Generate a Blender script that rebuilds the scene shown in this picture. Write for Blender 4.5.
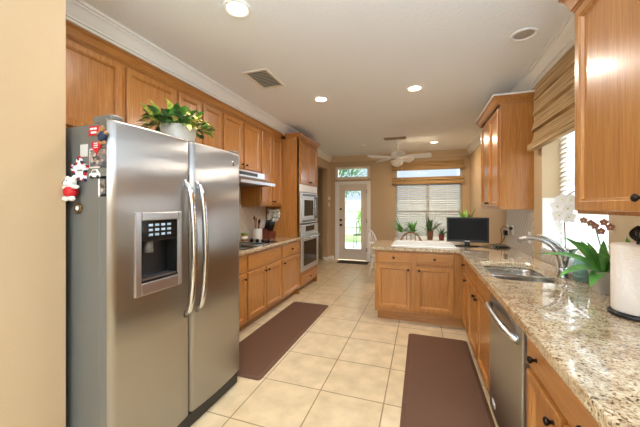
import bpy, bmesh, math, random
from mathutils import Vector, Matrix
R = math.radians
PI = math.pi
random.seed(7)
SC = bpy.context.scene
COL = SC.collection
for o in list(bpy.data.objects):
    bpy.data.objects.remove(o)

# ------------------------------------------------------------------ camera, world, lights, exposure
cam = bpy.data.cameras.new('camera')
cam.sensor_width = 36
cam.lens = 36 * 294 / 640
cam.shift_y = -7 / 640
cam.clip_start = 0.02
camo = bpy.data.objects.new('camera', cam)
COL.objects.link(camo)
camo.location = (0, 0, 1.42)
camo.rotation_euler = (R(90), 0, math.atan(101 / 294))
SC.camera = camo

w = bpy.data.worlds.new('sky')
SC.world = w
w.use_nodes = True
bg = w.node_tree.nodes['Background']
bg.inputs[0].default_value = (0.80, 0.90, 1.0, 1)
wt = w.node_tree
wtc = wt.nodes.new('ShaderNodeTexCoord')
wsep = wt.nodes.new('ShaderNodeSeparateXYZ')
wmr = wt.nodes.new('ShaderNodeMapRange')
wmr.inputs[1].default_value = 0.1
wmr.inputs[2].default_value = 0.9
wmr.inputs[3].default_value = 0.8
wmr.inputs[4].default_value = 20.0      # the sky is far brighter on the sun's side (+x)
wt.links.new(wtc.outputs['Generated'], wsep.inputs[0])
wt.links.new(wsep.outputs['X'], wmr.inputs[0])
wt.links.new(wmr.outputs[0], bg.inputs[1])

SC.view_settings.view_transform = 'Standard'
SC.view_settings.look = 'None'
SC.view_settings.gamma = 1
SC.view_settings.use_curve_mapping = False
SC.view_settings.exposure = 0.45


def area_light(name, loc, rot, sx, sy, power, color=(1, 1, 1), portal=False, spread=180):
    l = bpy.data.lights.new(name, 'AREA')
    l.shape = 'RECTANGLE'
    l.size = sx
    l.size_y = sy
    l.energy = power
    l.color = color
    l.spread = R(spread)
    if portal:
        l.cycles.is_portal = True
    o = bpy.data.objects.new(name, l)
    COL.objects.link(o)
    o.location = loc
    o.rotation_euler = rot
    return o


sun = bpy.data.lights.new('sun', 'SUN')
sun.energy = 3.0
sun.angle = R(1)
sun.color = (1.0, 0.97, 0.92)
suno = bpy.data.objects.new('sun', sun)
COL.objects.link(suno)
suno.rotation_euler = Vector((-0.55, 0.42, -0.80)).to_track_quat('-Z', 'Y').to_euler()
# daylight: portals at the real window openings (they only guide the sky light)
area_light('sky_portal', (0.155, 7.75, 1.55), (R(-90), 0, 0), 1.6, 2.0, 1, portal=True)
area_light('sky_portal', (1.40, 2.82, 1.65), (0, R(90), 0), 1.4, 1.0, 1, portal=True)
area_light('sky_portal', (-1.7, 7.75, 1.3), (R(-90), 0, 0), 0.8, 2.4, 1, portal=True)
# added fill light behind the camera; the wall there has no window
area_light('fill_rear', (-0.25, -3.1, 1.45), (R(90), 0, 0), 2.4, 2.1, 18, (0.72, 0.86, 1.0))
# two added fill lights aimed up to brighten the ceiling; no lamps stand there
area_light('fill_kitchen_ceiling', (0.35, 0.3, 2.1), (R(180), 0, 0), 1.0, 1.0, 42, (0.56, 0.77, 1.0))
area_light('fill_rear_ceiling', (0.1, -1.8, 2.0), (R(180), 0, 0), 1.5, 1.5, 225, (0.55, 0.76, 1.0))

# recessed ceiling lamps, lit: their own light
CANS = [(-1.157, 1.67, True), (-1.161, 3.418, True), (-0.068, 3.439, True), (0.252, 6.448, True), (0.745, 2.635, False)]
for x, y, on in CANS:
    if on:
        l = bpy.data.lights.new('can_light', 'AREA')
        l.shape = 'DISK'
        l.size = 0.11
        l.energy = {1.67: 10, 3.418: 10, 3.439: 12, 6.448: 18}[y]
        l.color = (1.0, 0.92, 0.83) if y < 6 else (1.0, 0.80, 0.58)
        l.spread = R(172)
        o = bpy.data.objects.new('can_light', l)
        COL.objects.link(o)
        o.location = (x, y, 2.722)

# ------------------------------------------------------------------ materials
MATS = {}


def newmat(name):
    m = bpy.data.materials.new(name)
    m.use_nodes = True
    MATS[name] = m
    nt = m.node_tree
    return m, nt, nt.nodes['Principled BSDF']


def lin(h):
    h = h.lstrip('#')
    c = [int(h[i:i + 2], 16) / 255 for i in (0, 2, 4)]
    return tuple((v / 12.92 if v <= 0.04045 else ((v + 0.055) / 1.055) ** 2.4) for v in c) + (1,)


def plain(name, hexc, rough=0.5, metal=0.0, emit=None, estr=0, bump=0.0, bscale=60, spec=None, vary=0.0):
    m, nt, b = newmat(name)
    b.inputs['Base Color'].default_value = lin(hexc)
    b.inputs['Roughness'].default_value = rough
    b.inputs['Metallic'].default_value = metal
    if spec is not None:
        b.inputs['Specular IOR Level'].default_value = spec
    if emit:
        b.inputs['Emission Color'].default_value = lin(emit)
        b.inputs['Emission Strength'].default_value = estr
    if bump or vary:
        tc = nt.nodes.new('ShaderNodeTexCoord')
        n = nt.nodes.new('ShaderNodeTexNoise')
        n.inputs['Scale'].default_value = bscale
        nt.links.new(tc.outputs['Object'], n.inputs['Vector'])
        if bump:
            bp = nt.nodes.new('ShaderNodeBump')
            bp.inputs['Strength'].default_value = bump
            bp.inputs['Distance'].default_value = 0.01
            nt.links.new(n.outputs['Fac'], bp.inputs['Height'])
            nt.links.new(bp.outputs['Normal'], b.inputs['Normal'])
        if vary:
            cr = nt.nodes.new('ShaderNodeValToRGB')
            c = lin(hexc)
            cr.color_ramp.elements[0].position = 0.3
            cr.color_ramp.elements[1].position = 0.7
            cr.color_ramp.elements[0].color = tuple(v * (1 - vary) for v in c[:3]) + (1,)
            cr.color_ramp.elements[1].color = tuple(min(1, v * (1 + vary)) for v in c[:3]) + (1,)
            nt.links.new(n.outputs['Fac'], cr.inputs['Fac'])
            nt.links.new(cr.outputs['Color'], b.inputs['Base Color'])
    return m


def ramp(nt, stops):
    cr = nt.nodes.new('ShaderNodeValToRGB')
    els = cr.color_ramp.elements
    while len(els) < len(stops):
        els.new(0.5)
    for e, (p, c) in zip(els, stops):
        e.position = p
        e.color = lin(c) if isinstance(c, str) else c
    return cr


def wood(name, c0, c1, c2, rough=0.3, axis='z', scale=1.0):
    m, nt, b = newmat(name)
    tc = nt.nodes.new('ShaderNodeTexCoord')
    mp = nt.nodes.new('ShaderNodeMapping')
    s = [70 * scale, 70 * scale, 70 * scale]
    s['xyz'.index(axis)] = 3.0 * scale
    mp.inputs['Scale'].default_value = s
    nt.links.new(tc.outputs['Object'], mp.inputs['Vector'])
    n = nt.nodes.new('ShaderNodeTexNoise')
    n.inputs['Scale'].default_value = 1.0
    n.inputs['Detail'].default_value = 6
    n.inputs['Roughness'].default_value = 0.65
    n.inputs['Distortion'].default_value = 1.2
    nt.links.new(mp.outputs['Vector'], n.inputs['Vector'])
    cr = ramp(nt, [(0.28, c0), (0.52, c1), (0.75, c2)])
    nt.links.new(n.outputs['Fac'], cr.inputs['Fac'])
    nt.links.new(cr.outputs['Color'], b.inputs['Base Color'])
    b.inputs['Roughness'].default_value = rough
    b.inputs['Coat Weight'].default_value = 0.25
    b.inputs['Coat Roughness'].default_value = 0.15
    bp = nt.nodes.new('ShaderNodeBump')
    bp.inputs['Strength'].default_value = 0.12
    bp.inputs['Distance'].default_value = 0.002
    nt.links.new(n.outputs['Fac'], bp.inputs['Height'])
    nt.links.new(bp.outputs['Normal'], b.inputs['Normal'])
    return m


OAK = wood('honey_oak', '#9C602A', '#B4783A', '#C99150')
OAKH = wood('honey_oak_horizontal', '#9C602A', '#B4783A', '#C99150', axis='y')
OAKX = wood('honey_oak_across', '#9C602A', '#B4783A', '#C99150', axis='x')
DARKWOOD = wood('brown_wood', '#5A3018', '#7A4524', '#955B33', scale=2)
LIGHTWOOD = wood('light_wood', '#A8703F', '#B98350', '#C9975F', scale=2)
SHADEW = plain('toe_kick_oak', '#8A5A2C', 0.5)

WALL = plain('tan_wall_paint', '#C2A782', 0.55, bump=0.08, bscale=180)
WHITE = plain('white_trim_paint', '#F6F3EE', 0.4)
DOORW = plain('cream_door_paint', '#E8DCCB', 0.4)
KNOB = plain('dark_bronze', '#2A1F1A', 0.35, 0.8)
BLACK = plain('black_plastic', '#141414', 0.35)
BLACKG = plain('black_gloss', '#0B0B0D', 0.08)
CORD = plain('black_cord', '#151515', 0.5)
CHROME = plain('chrome', '#C9CCD0', 0.12, 1.0)
NICKEL = plain('brushed_nickel', '#AFAFAD', 0.25, 1.0)
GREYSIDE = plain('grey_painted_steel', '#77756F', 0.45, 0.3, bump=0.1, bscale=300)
PORC = plain('white_porcelain', '#F2F0EC', 0.15)
CLOTH = plain('white_paper', '#F3EAE0', 0.9, bump=0.3, bscale=90)
TAUPE = plain('taupe_ceramic', '#B9B0A6', 0.4)
WCER = plain('white_ceramic', '#EFEDE8', 0.3)
RED = plain('red', '#C4161C', 0.5)
NAVY = plain('navy', '#26324F', 0.6)
WHT = plain('white_matte', '#F2F0EE', 0.6)
FUR = plain('white_plush', '#F3EFEA', 0.95, bump=0.6, bscale=220)
TERRA = plain('brown_ceramic', '#8A5738', 0.5)
GREEN = plain('leaf_green', '#5E9A45', 0.42, vary=0.35, bscale=14)
LGREEN = plain('bright_leaf_green', '#96C24E', 0.42, vary=0.35, bscale=14)
DGREEN = plain('dark_leaf_green', '#47693F', 0.45, vary=0.3, bscale=14)
YGREEN = plain('yellow_green_leaf', '#D2D269', 0.5, vary=0.4, bscale=40)
PETAL = plain('white_petal', '#F8F5F3', 0.6)
PINKP = plain('russet_petal', '#A06A5E', 0.6)
STEMM = plain('green_stem', '#5A7A3A', 0.6)
MATB = plain('brown_mat_rubber', '#64432F', 0.6, bump=0.5, bscale=110)
DMAT = plain('dark_mat_fibre', '#3D342C', 0.9, bump=0.5, bscale=200)
TILEW = plain('white_tile', '#E9E4DC', 0.25, vary=0.06, bscale=8)
LAMP = plain('lit_lens', '#FFFFFF', 0.5, emit='#FFE9C8', estr=14)
LENSOFF = plain('unlit_lens', '#B9AFA2', 0.3)
BOWL = plain('frosted_bowl', '#F6F1E6', 0.3)
SOIL = plain('soil', '#3A2A1E', 0.9)
CONC = plain('patio_concrete', '#A4A8AC', 0.8, vary=0.1, bscale=3)
LAWN = plain('lawn', '#7E9455', 0.9, vary=0.2, bscale=6)
FENCE = plain('grey_fence', '#B5ADA2', 0.8, vary=0.15, bscale=4)
DARK = plain('dark_recess', '#1A1612', 0.8)
GROUTC = '#B89F7C'


def steel_mat():
    m, nt, b = newmat('brushed_steel')
    b.inputs['Base Color'].default_value = lin('#AAA6A1')
    b.inputs['Metallic'].default_value = 1
    b.inputs['Roughness'].default_value = 0.22
    tc = nt.nodes.new('ShaderNodeTexCoord')
    mp = nt.nodes.new('ShaderNodeMapping')
    mp.inputs['Scale'].default_value = (3, 3, 420)
    nt.links.new(tc.outputs['Object'], mp.inputs['Vector'])
    n = nt.nodes.new('ShaderNodeTexNoise')
    n.inputs['Scale'].default_value = 1
    n.inputs['Detail'].default_value = 3
    nt.links.new(mp.outputs['Vector'], n.inputs['Vector'])
    bp = nt.nodes.new('ShaderNodeBump')
    bp.inputs['Strength'].default_value = 0.10
    bp.inputs['Distance'].default_value = 0.002
    nt.links.new(n.outputs['Fac'], bp.inputs['Height'])
    b.inputs['Anisotropic'].default_value = 0.95
    b.inputs['Roughness'].default_value = 0.33
    tg = nt.nodes.new('ShaderNodeCombineXYZ')
    tg.inputs[1].default_value = 1.0
    nt.links.new(tg.outputs[0], b.inputs['Tangent'])
    # the slow waviness of a large thin door skin
    mp2 = nt.nodes.new('ShaderNodeMapping')
    mp2.inputs['Scale'].default_value = (1, 1.2, 4.5)
    nt.links.new(tc.outputs['Object'], mp2.inputs['Vector'])
    n2 = nt.nodes.new('ShaderNodeTexNoise')
    n2.inputs['Scale'].default_value = 1.5
    n2.inputs['Detail'].default_value = 1
    nt.links.new(mp2.outputs['Vector'], n2.inputs['Vector'])
    bp2 = nt.nodes.new('ShaderNodeBump')
    bp2.inputs['Strength'].default_value = 0.3
    bp2.inputs['Distance'].default_value = 0.012
    nt.links.new(n2.outputs['Fac'], bp2.inputs['Height'])
    nt.links.new(bp.outputs['Normal'], bp2.inputs['Normal'])
    nt.links.new(bp2.outputs['Normal'], b.inputs['Normal'])
    return m


STEEL = steel_mat()
STEEL2 = plain('satin_steel', '#C6C6C6', 0.3, 1.0)
SINKS = plain('sink_steel', '#C4C2BD', 0.22, 1.0)
APPL = plain('appliance_silver', '#CDD0D2', 0.28, 0.85)


def ceiling_mat():
    m, nt, b = newmat('textured_ceiling_paint')
    b.inputs['Base Color'].default_value = lin('#F1F0EF')
    b.inputs['Roughness'].default_value = 0.85
    tc = nt.nodes.new('ShaderNodeTexCoord')
    n = nt.nodes.new('ShaderNodeTexNoise')
    n.inputs['Scale'].default_value = 45
    n.inputs['Detail'].default_value = 3
    nt.links.new(tc.outputs['Object'], n.inputs['Vector'])
    bp = nt.nodes.new('ShaderNodeBump')
    bp.inputs['Strength'].default_value = 0.25
    bp.inputs['Distance'].default_value = 0.01
    nt.links.new(n.outputs['Fac'], bp.inputs['Height'])
    nt.links.new(bp.outputs['Normal'], b.inputs['Normal'])
    return m


CEIL = ceiling_mat()


def floor_mat():
    m, nt, b = newmat('cream_floor_tile')
    tc = nt.nodes.new('ShaderNodeTexCoord')
    mp = nt.nodes.new('ShaderNodeMapping')
    mp.inputs['Location'].default_value = (1.214 + 0.48 * 20, -1.6725 + 0.48 * 20, 0)
    nt.links.new(tc.outputs['Object'], mp.inputs['Vector'])
    br = nt.nodes.new('ShaderNodeTexBrick')
    br.offset = 0
    br.squash = 1
    br.inputs['Scale'].default_value = 1
    br.inputs['Brick Width'].default_value = 0.48
    br.inputs['Row Height'].default_value = 0.48
    br.inputs['Mortar Size'].default_value = 0.005
    br.inputs['Mortar Smooth'].default_value = 0.2
    br.inputs['Color1'].default_value = lin('#E3CBA4')
    br.inputs['Color2'].default_value = lin('#DCC39A')
    br.inputs['Mortar'].default_value = lin('#9C7F5C')
    nt.links.new(mp.outputs['Vector'], br.inputs['Vector'])
    n = nt.nodes.new('ShaderNodeTexNoise')
    n.inputs['Scale'].default_value = 7
    n.inputs['Detail'].default_value = 6
    nt.links.new(tc.outputs['Object'], n.inputs['Vector'])
    cr = ramp(nt, [(0.3, (0.80, 0.78, 0.74, 1)), (0.65, (1, 1, 1, 1))])
    nt.links.new(n.outputs['Fac'], cr.inputs['Fac'])
    mx = nt.nodes.new('ShaderNodeMix')
    mx.data_type = 'RGBA'
    mx.blend_type = 'MULTIPLY'
    mx.inputs[0].default_value = 1.0
    nt.links.new(br.outputs['Color'], mx.inputs[6])
    nt.links.new(cr.outputs['Color'], mx.inputs[7])
    nt.links.new(mx.outputs[2], b.inputs['Base Color'])
    b.inputs['Roughness'].default_value = 0.32
    bp = nt.nodes.new('ShaderNodeBump')
    bp.inputs['Strength'].default_value = 0.4
    bp.inputs['Distance'].default_value = 0.003
    bp.invert = True
    nt.links.new(br.outputs['Fac'], bp.inputs['Height'])
    nt.links.new(bp.outputs['Normal'], b.inputs['Normal'])
    return m


FLOOR = floor_mat()


def granite_mat():
    m, nt, b = newmat('speckled_granite')
    tc = nt.nodes.new('ShaderNodeTexCoord')
    v = nt.nodes.new('ShaderNodeTexNoise')
    v.inputs['Scale'].default_value = 105
    v.inputs['Detail'].default_value = 3
    v.inputs['Roughness'].default_value = 0.6
    v.inputs['Distortion'].default_value = 0.5
    nt.links.new(tc.outputs['Object'], v.inputs['Vector'])
    c1 = ramp(nt, [(0.33, '#3A2E28'), (0.40, '#8A6E54'), (0.46, '#C2A983'), (0.60, '#D6C3A4'), (0.72, '#E6D9C4')])
    nt.links.new(v.outputs['Fac'], c1.inputs['Fac'])
    n = nt.nodes.new('ShaderNodeTexNoise')
    n.inputs['Scale'].default_value = 14
    n.inputs['Detail'].default_value = 4
    nt.links.new(tc.outputs['Object'], n.inputs['Vector'])
    c2 = ramp(nt, [(0.35, '#B08D62'), (0.55, '#FFFFFF')])
    nt.links.new(n.outputs['Fac'], c2.inputs['Fac'])
    mx = nt.nodes.new('ShaderNodeMix')
    mx.data_type = 'RGBA'
    mx.blend_type = 'MULTIPLY'
    mx.inputs[0].default_value = 0.5
    nt.links.new(c1.outputs['Color'], mx.inputs[6])
    nt.links.new(c2.outputs['Color'], mx.inputs[7])
    nt.links.new(mx.outputs[2], b.inputs['Base Color'])
    b.inputs['Roughness'].default_value = 0.04
    b.inputs['IOR'].default_value = 1.6
    b.inputs['Coat Weight'].default_value = 0.6
    b.inputs['Coat Roughness'].default_value = 0.03
    return m


GRANITE = granite_mat()


def mosaic_mat(name, base, dark, sc, rough=0.2):
    m, nt, b = newmat(name)
    tc = nt.nodes.new('ShaderNodeTexCoord')
    mp = nt.nodes.new('ShaderNodeMapping')
    mp.inputs['Rotation'].default_value = (R(45), 0, 0)
    nt.links.new(tc.outputs['Object'], mp.inputs['Vector'])
    v = nt.nodes.new('ShaderNodeTexVoronoi')
    v.voronoi_dimensions = '3D'
    v.feature = 'DISTANCE_TO_EDGE'
    v.inputs['Scale'].default_value = sc
    v.inputs['Randomness'].default_value = 0.0
    nt.links.new(mp.outputs['Vector'], v.inputs['Vector'])
    cr = ramp(nt, [(0.0, dark), (0.06, base)])
    nt.links.new(v.outputs['Distance'], cr.inputs['Fac'])
    nt.links.new(cr.outputs['Color'], b.inputs['Base Color'])
    b.inputs['Roughness'].default_value = rough
    bp = nt.nodes.new('ShaderNodeBump')
    bp.inputs['Strength'].default_value = 0.5
    bp.inputs['Distance'].default_value = 0.006
    nt.links.new(v.outputs['Distance'], bp.inputs['Height'])
    nt.links.new(bp.outputs['Normal'], b.inputs['Normal'])
    return m


MOSAIC = mosaic_mat('diamond_mosaic_tile', '#CFC3B4', '#8F8577', 17)
LTILE = mosaic_mat('cream_marble_tile', '#E2D6C6', '#CDBFAC', 9)


def woven_mat():
    m, nt, b = newmat('woven_grass_shade')
    tc = nt.nodes.new('ShaderNodeTexCoord')
    mp = nt.nodes.new('ShaderNodeMapping')
    mp.inputs['Scale'].default_value = (1.5, 1.5, 95)
    nt.links.new(tc.outputs['Object'], mp.inputs['Vector'])
    n = nt.nodes.new('ShaderNodeTexNoise')
    n.inputs['Scale'].default_value = 1
    n.inputs['Detail'].default_value = 4
    nt.links.new(mp.outputs['Vector'], n.inputs['Vector'])
    cr = ramp(nt, [(0.30, '#6E5233'), (0.5, '#A98757'), (0.7, '#CDB288')])
    nt.links.new(n.outputs['Fac'], cr.inputs['Fac'])
    nt.links.new(cr.outputs['Color'], b.inputs['Base Color'])
    b.inputs['Roughness'].default_value = 0.85
    bp = nt.nodes.new('ShaderNodeBump')
    bp.inputs['Strength'].default_value = 0.6
    bp.inputs['Distance'].default_value = 0.004
    nt.links.new(n.outputs['Fac'], bp.inputs['Height'])
    nt.links.new(bp.outputs['Normal'], b.inputs['Normal'])
    return m


WOVEN = woven_mat()


def slat_mat():
    m, nt, b = newmat('white_blind_slat')
    b.inputs['Base Color'].default_value = lin('#F0EFEA')
    b.inputs['Roughness'].default_value = 0.45
    tr = nt.nodes.new('ShaderNodeBsdfTranslucent')
    tr.inputs[0].default_value = (0.9, 0.9, 0.88, 1)
    mx = nt.nodes.new('ShaderNodeMixShader')
    mx.inputs[0].default_value = 0.45
    out = nt.nodes['Material Output']
    nt.links.new(b.outputs[0], mx.inputs[1])
    nt.links.new(tr.outputs[0], mx.inputs[2])
    nt.links.new(mx.outputs[0], out.inputs[0])
    return m


SLAT = slat_mat()


def glass_mat(name, tint=(0.95, 0.98, 1, 1), refl=0.08):
    m, nt, b = newmat(name)
    out = nt.nodes['Material Output']
    t = nt.nodes.new('ShaderNodeBsdfTransparent')
    t.inputs[0].default_value = tint
    g = nt.nodes.new('ShaderNodeBsdfGlossy')
    g.inputs['Roughness'].default_value = 0.02
    lw = nt.nodes.new('ShaderNodeFresnel')
    lw.inputs[0].default_value = 1.45
    mx = nt.nodes.new('ShaderNodeMixShader')
    nt.links.new(lw.outputs[0], mx.inputs[0])
    nt.links.new(t.outputs[0], mx.inputs[1])
    nt.links.new(g.outputs[0], mx.inputs[2])
    nt.links.new(mx.outputs[0], out.inputs[0])
    return m


GLASS = glass_mat('window_glass')
AQUA = glass_mat('aqua_glass', (0.84, 0.97, 0.96, 1))
_nt = AQUA.node_tree
_o = _nt.nodes['Material Output']
_p = _nt.nodes['Principled BSDF']
_p.inputs['Base Color'].default_value = lin('#A6D6D0')
_p.inputs['Roughness'].default_value = 0.1
_x = _nt.nodes.new('ShaderNodeMixShader')
_x.inputs[0].default_value = 0.45
_nt.links.new(_o.inputs[0].links[0].from_socket, _x.inputs[1])
_nt.links.new(_p.outputs[0], _x.inputs[2])
_nt.links.new(_x.outputs[0], _o.inputs[0])
JARG = glass_mat('clear_jar_glass', (0.85, 0.9, 0.88, 1))


def photo_mat():
    m, nt, b = newmat('snapshot_print')
    tc = nt.nodes.new('ShaderNodeTexCoord')
    v = nt.nodes.new('ShaderNodeTexVoronoi')
    v.inputs['Scale'].default_value = 60
    nt.links.new(tc.outputs['Object'], v.inputs['Vector'])
    cr = ramp(nt, [(0.2, '#3A302C'), (0.45, '#55606E'), (0.65, '#8F7462'), (0.85, '#C9C2B8')])
    nt.links.new(v.outputs['Color'], cr.inputs['Fac'])
    nt.links.new(cr.outputs['Color'], b.inputs['Base Color'])
    b.inputs['Roughness'].default_value = 0.3
    return m


PHOTO = photo_mat()


def towel_mat():
    m, nt, b = newmat('patterned_towel')
    tc = nt.nodes.new('ShaderNodeTexCoord')
    v = nt.nodes.new('ShaderNodeTexNoise')
    v.inputs['Scale'].default_value = 35
    nt.links.new(tc.outputs['Object'], v.inputs['Vector'])
    cr = ramp(nt, [(0.38, '#8A8C80'), (0.52, '#E6E0D4')])
    nt.links.new(v.outputs['Fac'], cr.inputs['Fac'])
    nt.links.new(cr.outputs['Color'], b.inputs['Base Color'])
    b.inputs['Roughness'].default_value = 0.9
    return m


TOWEL = towel_mat()


# ------------------------------------------------------------------ helpers
WLOC = {}


class MB:
    def __init__(s):
        s.bm = bmesh.new()

    def box(s, x0, x1, y0, y1, z0, z1, bev=0.0, mi=0):
        r = bmesh.ops.create_cube(s.bm, size=1.0)
        vs = r['verts']
        bmesh.ops.scale(s.bm, vec=(abs(x1 - x0), abs(y1 - y0), abs(z1 - z0)), verts=vs)
        bmesh.ops.translate(s.bm, vec=((x0 + x1) / 2, (y0 + y1) / 2, (z0 + z1) / 2), verts=vs)
        fs = {f for v in vs for f in v.link_faces}
        for f in fs:
            f.material_index = mi
        if bev > 0:
            es = list({e for v in vs for e in v.link_edges})
            bmesh.ops.bevel(s.bm, geom=es, offset=bev, segments=2, profile=0.5, affect='EDGES')
        return s

    def fbox(s, F, a0, a1, z0, z1, n0, n1, bev=0.0):
        """box in a face frame F = (origin, along, outward)"""
        O, A, N = F
        p = O + A * a0 + N * n0
        q = O + A * a1 + N * n1
        return s.box(min(p.x, q.x), max(p.x, q.x), min(p.y, q.y), max(p.y, q.y), z0, z1, bev)

    def tube(s, pts, r, seg=10, r2=None, cap=True, mi=0):
        pts = [Vector(p) for p in pts]
        n = len(pts)
        rings = []
        up = None
        for i, p in enumerate(pts):
            t = (pts[min(i + 1, n - 1)] - pts[max(i - 1, 0)]).normalized()
            if up is None:
                up = t.orthogonal().normalized()
            else:
                up = (up - t * up.dot(t))
                if up.length < 1e-6:
                    up = t.orthogonal()
                up.normalize()
            bi = t.cross(up)
            if isinstance(r, (list, tuple)):
                rr = r[i]
            else:
                rr = r if r2 is None else r + (r2 - r) * i / (n - 1)
            rings.append([s.bm.verts.new(p + (up * math.cos(a) + bi * math.sin(a)) * rr)
                          for a in [2 * PI * k / seg for k in range(seg)]])
        for i in range(n - 1):
            for k in range(seg):
                f = s.bm.faces.new((rings[i][k], rings[i][(k + 1) % seg], rings[i + 1][(k + 1) % seg], rings[i + 1][k]))
                f.smooth = True
                f.material_index = mi
        if cap:
            for ring in (rings[0][::-1], rings[-1]):
                f = s.bm.faces.new(ring)
                f.material_index = mi
        return s

    def lathe(s, prof, c=(0, 0, 0), seg=28, axis='z', mi=0, smooth=True):
        rings = []
        for (r, h) in prof:
            ring = []
            for k in range(seg):
                a = 2 * PI * k / seg
                rr = max(r, 1e-4)
                if axis == 'z':
                    v = (c[0] + rr * math.cos(a), c[1] + rr * math.sin(a), c[2] + h)
                elif axis == 'x':
                    v = (c[0] + h, c[1] + rr * math.cos(a), c[2] + rr * math.sin(a))
                else:
                    v = (c[0] + rr * math.cos(a), c[1] + h, c[2] + rr * math.sin(a))
                ring.append(s.bm.verts.new(v))
            rings.append(ring)
        for i in range(len(rings) - 1):
            for k in range(seg):
                f = s.bm.faces.new((rings[i][k], rings[i][(k + 1) % seg], rings[i + 1][(k + 1) % seg], rings[i + 1][k]))
                f.smooth = smooth
                f.material_index = mi
        for ring in (rings[0][::-1], rings[-1]):
            f = s.bm.faces.new(ring)
            f.material_index = mi
        return s

    def ball(s, c, r, sub=2, sc=(1, 1, 1), mi=0):
        q = bmesh.ops.create_icosphere(s.bm, subdivisions=sub, radius=r)
        bmesh.ops.scale(s.bm, vec=sc, verts=q['verts'])
        bmesh.ops.translate(s.bm, vec=c, verts=q['verts'])
        for f in {f for v in q['verts'] for f in v.link_faces}:
            f.smooth = True
            f.material_index = mi
        return s

    def extrude_poly(s, pts3, d, mi=0, smooth=False):
        """closed polygon pts3 pushed along vector d"""
        d = Vector(d)
        a = [s.bm.verts.new(Vector(p)) for p in pts3]
        b = [s.bm.verts.new(Vector(p) + d) for p in pts3]
        s.bm.faces.new(a[::-1]).material_index = mi
        s.bm.faces.new(b).material_index = mi
        n = len(a)
        for i in range(n):
            f = s.bm.faces.new((a[i], a[(i + 1) % n], b[(i + 1) % n], b[i]))
            f.material_index = mi
            f.smooth = smooth
        return s

    def leaf(s, base, direc, length, width, droop=0.3, fold=0.25, n=6, mi=0, shape=1.0, up=(0, 0, 1)):
        base = Vector(base)
        d = Vector(direc).normalized()
        side = d.cross(Vector(up))
        if side.length < 1e-3:
            side = Vector((1, 0, 0))
        side.normalize()
        p = base.copy()
        rows = []
        step = length / n
        for i in range(n + 1):
            t = i / n
            wd = width * 0.5 * (math.sin(PI * min(1, t ** (0.75 * shape) * 0.97 + 0.03))) ** 0.8
            nrm = side.cross(d).normalized()
            rows.append((s.bm.verts.new(p - side * wd + nrm * wd * fold), s.bm.verts.new(p),
                         s.bm.verts.new(p + side * wd + nrm * wd * fold)))
            p = p + d * step
            d = (d + Vector((0, 0, -droop / n))).normalized()
        for i in range(n):
            for k in (0, 1):
                f = s.bm.faces.new((rows[i][k], rows[i][k + 1], rows[i + 1][k + 1], rows[i + 1][k]))
                f.smooth = True
                f.material_index = mi
        return s

    def build(s, name, mats, parent=None, loc=None):
        me = bpy.data.meshes.new(name)
        bmesh.ops.recalc_face_normals(s.bm, faces=s.bm.faces[:]) if not getattr(s, 'norecalc', False) else None
        if loc is None:
            loc = WLOC.get(parent.name, Vector((0, 0, 0))) if parent else Vector((0, 0, 0))
        loc = Vector(loc)
        bmesh.ops.translate(s.bm, vec=-loc, verts=s.bm.verts[:])
        s.bm.to_mesh(me)
        s.bm.free()
        if not isinstance(mats, (list, tuple)):
            mats = [mats]
        for m in mats:
            me.materials.append(m)
        o = bpy.data.objects.new(name, me)
        COL.objects.link(o)
        WLOC[o.name] = loc
        if parent:
            o.parent = parent
        else:
            o.location = loc
        return o


def thing(name, label, cat, loc=(0, 0, 0), group=None):
    o = bpy.data.objects.new(name, None)
    o.empty_display_size = 0.1
    COL.objects.link(o)
    o.location = loc
    WLOC[o.name] = Vector(loc)
    o['label'] = label
    o['category'] = cat
    if group:
        o['group'] = group
    return o


def tag(o, label, cat, group=None, kind=None):
    o['label'] = label
    o['category'] = cat
    if group:
        o['group'] = group
    if kind:
        o['kind'] = kind
    return o


def struct(name, mb, mat, parent=None, label=None):
    o = mb.build(name, mat, parent)
    if not parent:
        o['kind'] = 'structure'
    if label:
        o['label'] = label
    return o


def struct_empty(name, loc=(0, 0, 0)):
    o = bpy.data.objects.new(name, None)
    COL.objects.link(o)
    o.location = loc
    WLOC[o.name] = Vector(loc)
    o['kind'] = 'structure'
    return o


def copy_thing(root, loc, rotz=None, label=None, group=None):
    r = root.copy()
    COL.objects.link(r)
    r.location = loc
    if rotz is not None:
        r.rotation_euler = (0, 0, rotz)
    if label:
        r['label'] = label
    if group:
        r['group'] = group
    for ch in list(root.children):
        c = ch.copy()
        COL.objects.link(c)
        c.parent = r
        for g in list(ch.children):
            d = g.copy()
            COL.objects.link(d)
            d.parent = c
    return r


V = Vector
# ------------------------------------------------------------------ room shell
CZ = 2.74
LW = -1.642      # near left wall
KW = -2.48      # kitchen left wall
BW = -2.31      # breakfast left wall
RW = 1.07       # right wall
BK = 7.58       # back wall
struct('floor', MB().box(-4.6, RW + .3, -3.2, BK + .12, -0.1, 0), FLOOR)
struct('ceiling', MB().box(-4.6, RW + .3, -3.2, BK + .12, CZ, CZ + .1), CEIL)
struct('wall_left', MB().box(-2.6, LW, -3.2, 0.955, 0, CZ), WALL)
struct('wall_left_kitchen', MB().box(-2.6, KW, 0.955, 5.32, 0, CZ), WALL)
m = MB().box(-2.45, BW, 5.32, 6.15, 0, CZ).box(-2.45, BW, 7.33, BK, 0, CZ).box(-2.45, BW, 6.15, 7.33, 2.40, CZ)
m.box(-2.6, BW, 5.28, 5.34, 0, CZ)
struct('wall_left_breakfast', m, WALL)
m = MB().box(-4.6, -4.5, 4.5, BK, 0, CZ).box(-4.6, -2.605, 4.4, 4.5, 0, CZ)
struct('wall_hallway', m, WALL)
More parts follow.
